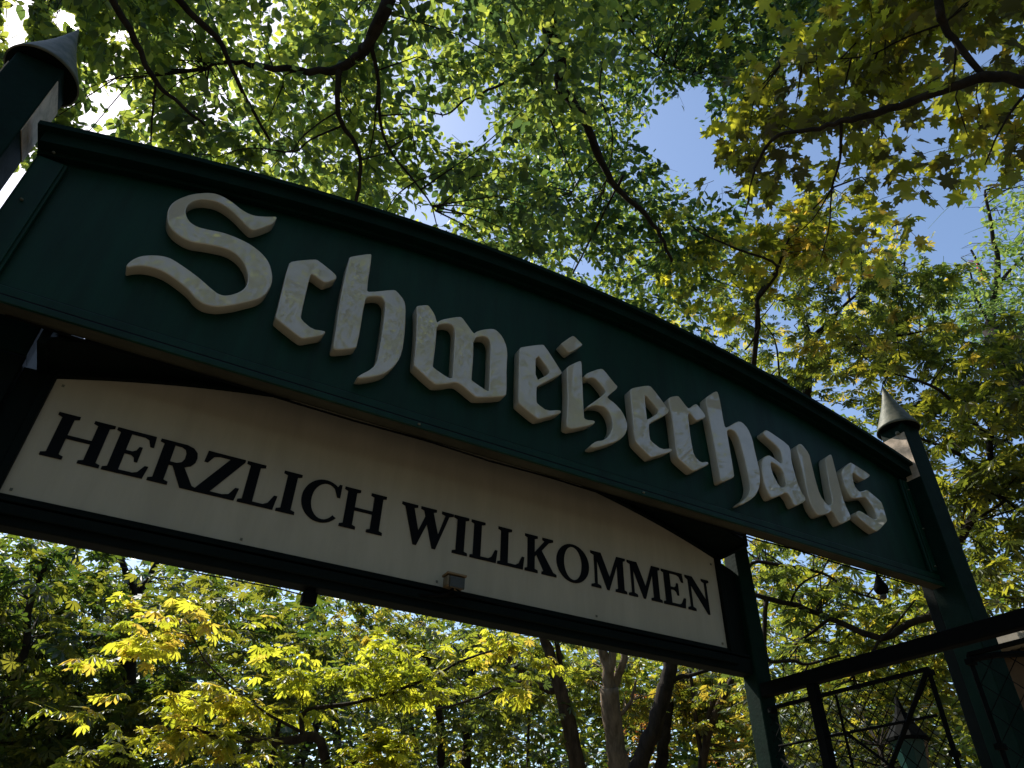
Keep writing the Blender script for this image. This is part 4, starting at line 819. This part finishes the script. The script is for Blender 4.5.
lone([(466, 800), (466, 767), (467, 740), (466, 715), (470, 680), (480, 640)], 16.6, .12, .08, 'slim trunk with one side fork, right one behind the yellow leaf fans', [(400, 640), (540, 640), (540, 720), (420, 720)], 18, LM_OLIVE)
lone([(-25, 800), (-10, 745), (5, 700), (25, 650), (30, 600), (50, 560)], 13, .10, .04, 'dark leaning trunk at the lower left corner', [(-60, 560), (90, 560), (90, 780), (-60, 780)], 30, LM_DARK)
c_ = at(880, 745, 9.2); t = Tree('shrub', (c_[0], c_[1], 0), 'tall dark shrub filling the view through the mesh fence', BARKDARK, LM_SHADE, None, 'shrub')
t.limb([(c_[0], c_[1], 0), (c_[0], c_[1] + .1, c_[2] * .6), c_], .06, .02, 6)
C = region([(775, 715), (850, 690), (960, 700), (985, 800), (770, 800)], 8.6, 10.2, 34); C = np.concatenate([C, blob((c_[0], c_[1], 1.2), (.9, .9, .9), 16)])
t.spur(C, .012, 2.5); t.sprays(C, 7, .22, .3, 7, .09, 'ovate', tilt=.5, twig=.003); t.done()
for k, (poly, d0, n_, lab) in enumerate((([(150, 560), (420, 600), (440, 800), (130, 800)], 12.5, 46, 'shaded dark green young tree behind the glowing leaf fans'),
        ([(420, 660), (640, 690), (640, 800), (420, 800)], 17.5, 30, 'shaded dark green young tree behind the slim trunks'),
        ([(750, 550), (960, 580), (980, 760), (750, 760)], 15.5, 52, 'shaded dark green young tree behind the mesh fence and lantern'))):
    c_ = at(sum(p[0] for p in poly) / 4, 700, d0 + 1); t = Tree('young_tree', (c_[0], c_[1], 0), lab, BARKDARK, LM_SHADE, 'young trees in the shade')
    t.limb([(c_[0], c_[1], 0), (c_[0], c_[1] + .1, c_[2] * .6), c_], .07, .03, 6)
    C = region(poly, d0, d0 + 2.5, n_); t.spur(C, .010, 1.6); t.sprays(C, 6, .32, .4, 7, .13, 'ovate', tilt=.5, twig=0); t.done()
# rust coloured bushes in the gaps
for k, (x, y, r_, d, lab) in enumerate(((640, 716, 26, 17, 'rust coloured bush glowing between the trunks'), (737, 705, 22, 17.5, 'orange bush just left of the inner gate post'))):
    c_ = at(x, y, d); t = Tree('bush', (c_[0], c_[1], 0), lab, BARKDARK, LM_RUST, 'rust coloured bushes', 'bush')
    t.limb([(c_[0], c_[1], 0), (c_[0] + .1, c_[1], c_[2] * .6), c_], .05, .02, 6)
    C = blob(c_, (.6, .6, .45), 26); t.spur(C, .01, 2)
    C = np.concatenate([C, blob(c_ - np.array([0, 0, 1.2]), (.7, .7, .8), 16)])
    t.sprays(C, 4, .15, .25, 6, .085, 'ovate', tilt=.5, twig=0); t.done()

# ---- far wood closing the horizon, one mass
az = rng.uniform(-75, 100, 3400); dd = rng.uniform(24, 46, 3400)
hgt = rng.uniform(0, 1, 3400) ** 0.9 * (15.5 + 4 * np.sin(az * .35) + 3 * np.sin(az * .9 + 1) + 2 * rng.normal(size=3400))
C = np.stack([np.sin(np.radians(az)) * dd, np.cos(np.radians(az)) * dd, np.maximum(hgt, .3)], 1)
lz = rng.uniform(0, 1, 3800) ** 1.0 * 8.5; la_ = rng.uniform(-60, 95, 3800); ld = rng.uniform(21, 30, 3800)
C = np.concatenate([C, np.stack([np.sin(np.radians(la_)) * ld, np.cos(np.radians(la_)) * ld, lz], 1)])
n = len(C) * 26
P = np.repeat(C, 26, 0) + rng.normal(size=(n, 3)) * np.array([.9, .9, .45]); P = P[P[:, 2] > .1]
A = rng.normal(size=P.shape) * np.array([1, 1, .4]); N_ = np.array([0, 0, 1.0]) + rng.normal(size=P.shape) * .5
me = leaf_mesh('far_wood', 'rhomb', P, A, N_, rng.uniform(.22, .46, len(P)))
o = link('far_wood', me, LM_DARK); tag(o, kind='stuff')
o['label'] = 'distant dark green wood seen between the nearer trees'
mbt = MB()
for k in range(46):
    a_ = R(rng.uniform(-60, 90)); d_ = rng.uniform(22, 38); x, y = math.sin(a_) * d_, math.cos(a_) * d_
    mbt.tube([(x, y, 0), (x + rng.normal() * .3, y, 4), (x + rng.normal() * .8, y + rng.normal() * .5, 9)], [.2, .15, .07], 7)
o = mbt.build('far_trunks', BARKDARK); tag(o, kind='stuff'); o['label'] = 'many thin trunks of the distant wood'

az = rng.uniform(100, 285, 2200); dd = rng.uniform(15, 30, 2200)
C = np.stack([np.sin(np.radians(az)) * dd, np.cos(np.radians(az)) * dd, rng.uniform(.3, 10, 2200)], 1)
P = np.repeat(C, 18, 0) + rng.normal(size=(2200 * 18, 3)) * np.array([.9, .9, .5]); P = P[P[:, 2] > .1]
me = leaf_mesh('far_hedge', 'rhomb', P, rng.normal(size=P.shape) * np.array([1, 1, .4]), np.array([0, 0, 1.0]) + rng.normal(size=P.shape) * .6, rng.uniform(.35, .6, len(P)))
o = link('far_hedge', me, LM_DARK); tag(o, kind='stuff'); o['label'] = 'wood closing the park behind the camera'

# ---- trees behind the camera: shade for the gate front, and what its gloss reflects
BG = 'trees lining the path behind the camera'
for k, (x, y, h, r_, lab) in enumerate(((-5.5, -9, 13, 3.4, 'broad tree left of the path behind the camera'), (2.5, -12, 14, 3.6, 'tall tree in line with the path behind the camera'),
                                       (9.5, -8, 13, 3.6, 'broad tree right of the path behind the camera'), (15, -3.5, 12, 3.4, 'tree behind the kiosk at far right'), (18, -12, 15, 4, 'tallest tree in the row behind the camera'), (-11, -2, 12, 3.4, 'tree at the far left of the path'), (-8.5, 5, 11, 3.0, 'tree left of the booth'), (-12, 11, 12, 3.4, 'tree far left beyond the booth'))):
    t = Tree('park_tree', (x, y, 0), lab, BARK, LM_BACK, BG)
    t.limb([(x, y, 0), (x + .2, y, 3), (x, y + .2, h * .6), (x, y, h * .85)], .28, .08, 10)
    for q in range(7):
        a_ = q * .9 + k; t.limb([(x, y, h * (.35 + .06 * q)), (x + math.cos(a_) * r_ * .5, y + math.sin(a_) * r_ * .5, h * (.42 + .06 * q)), (x + math.cos(a_) * r_ * .9, y + math.sin(a_) * r_ * .9, h * (.48 + .06 * q))], .09, .02, 6)
    C = np.concatenate([blob((x, y, h * .62), (r_, r_, h * .36), 185), blob((x, y, h * .55), (r_ * 1.2, r_ * 1.2, h * .28), 70)])
    t.sprays(C, 14, .42, .5, 7, .165, 'rhomb', droop=.3, tilt=.5, twig=0, gap=False); t.done()
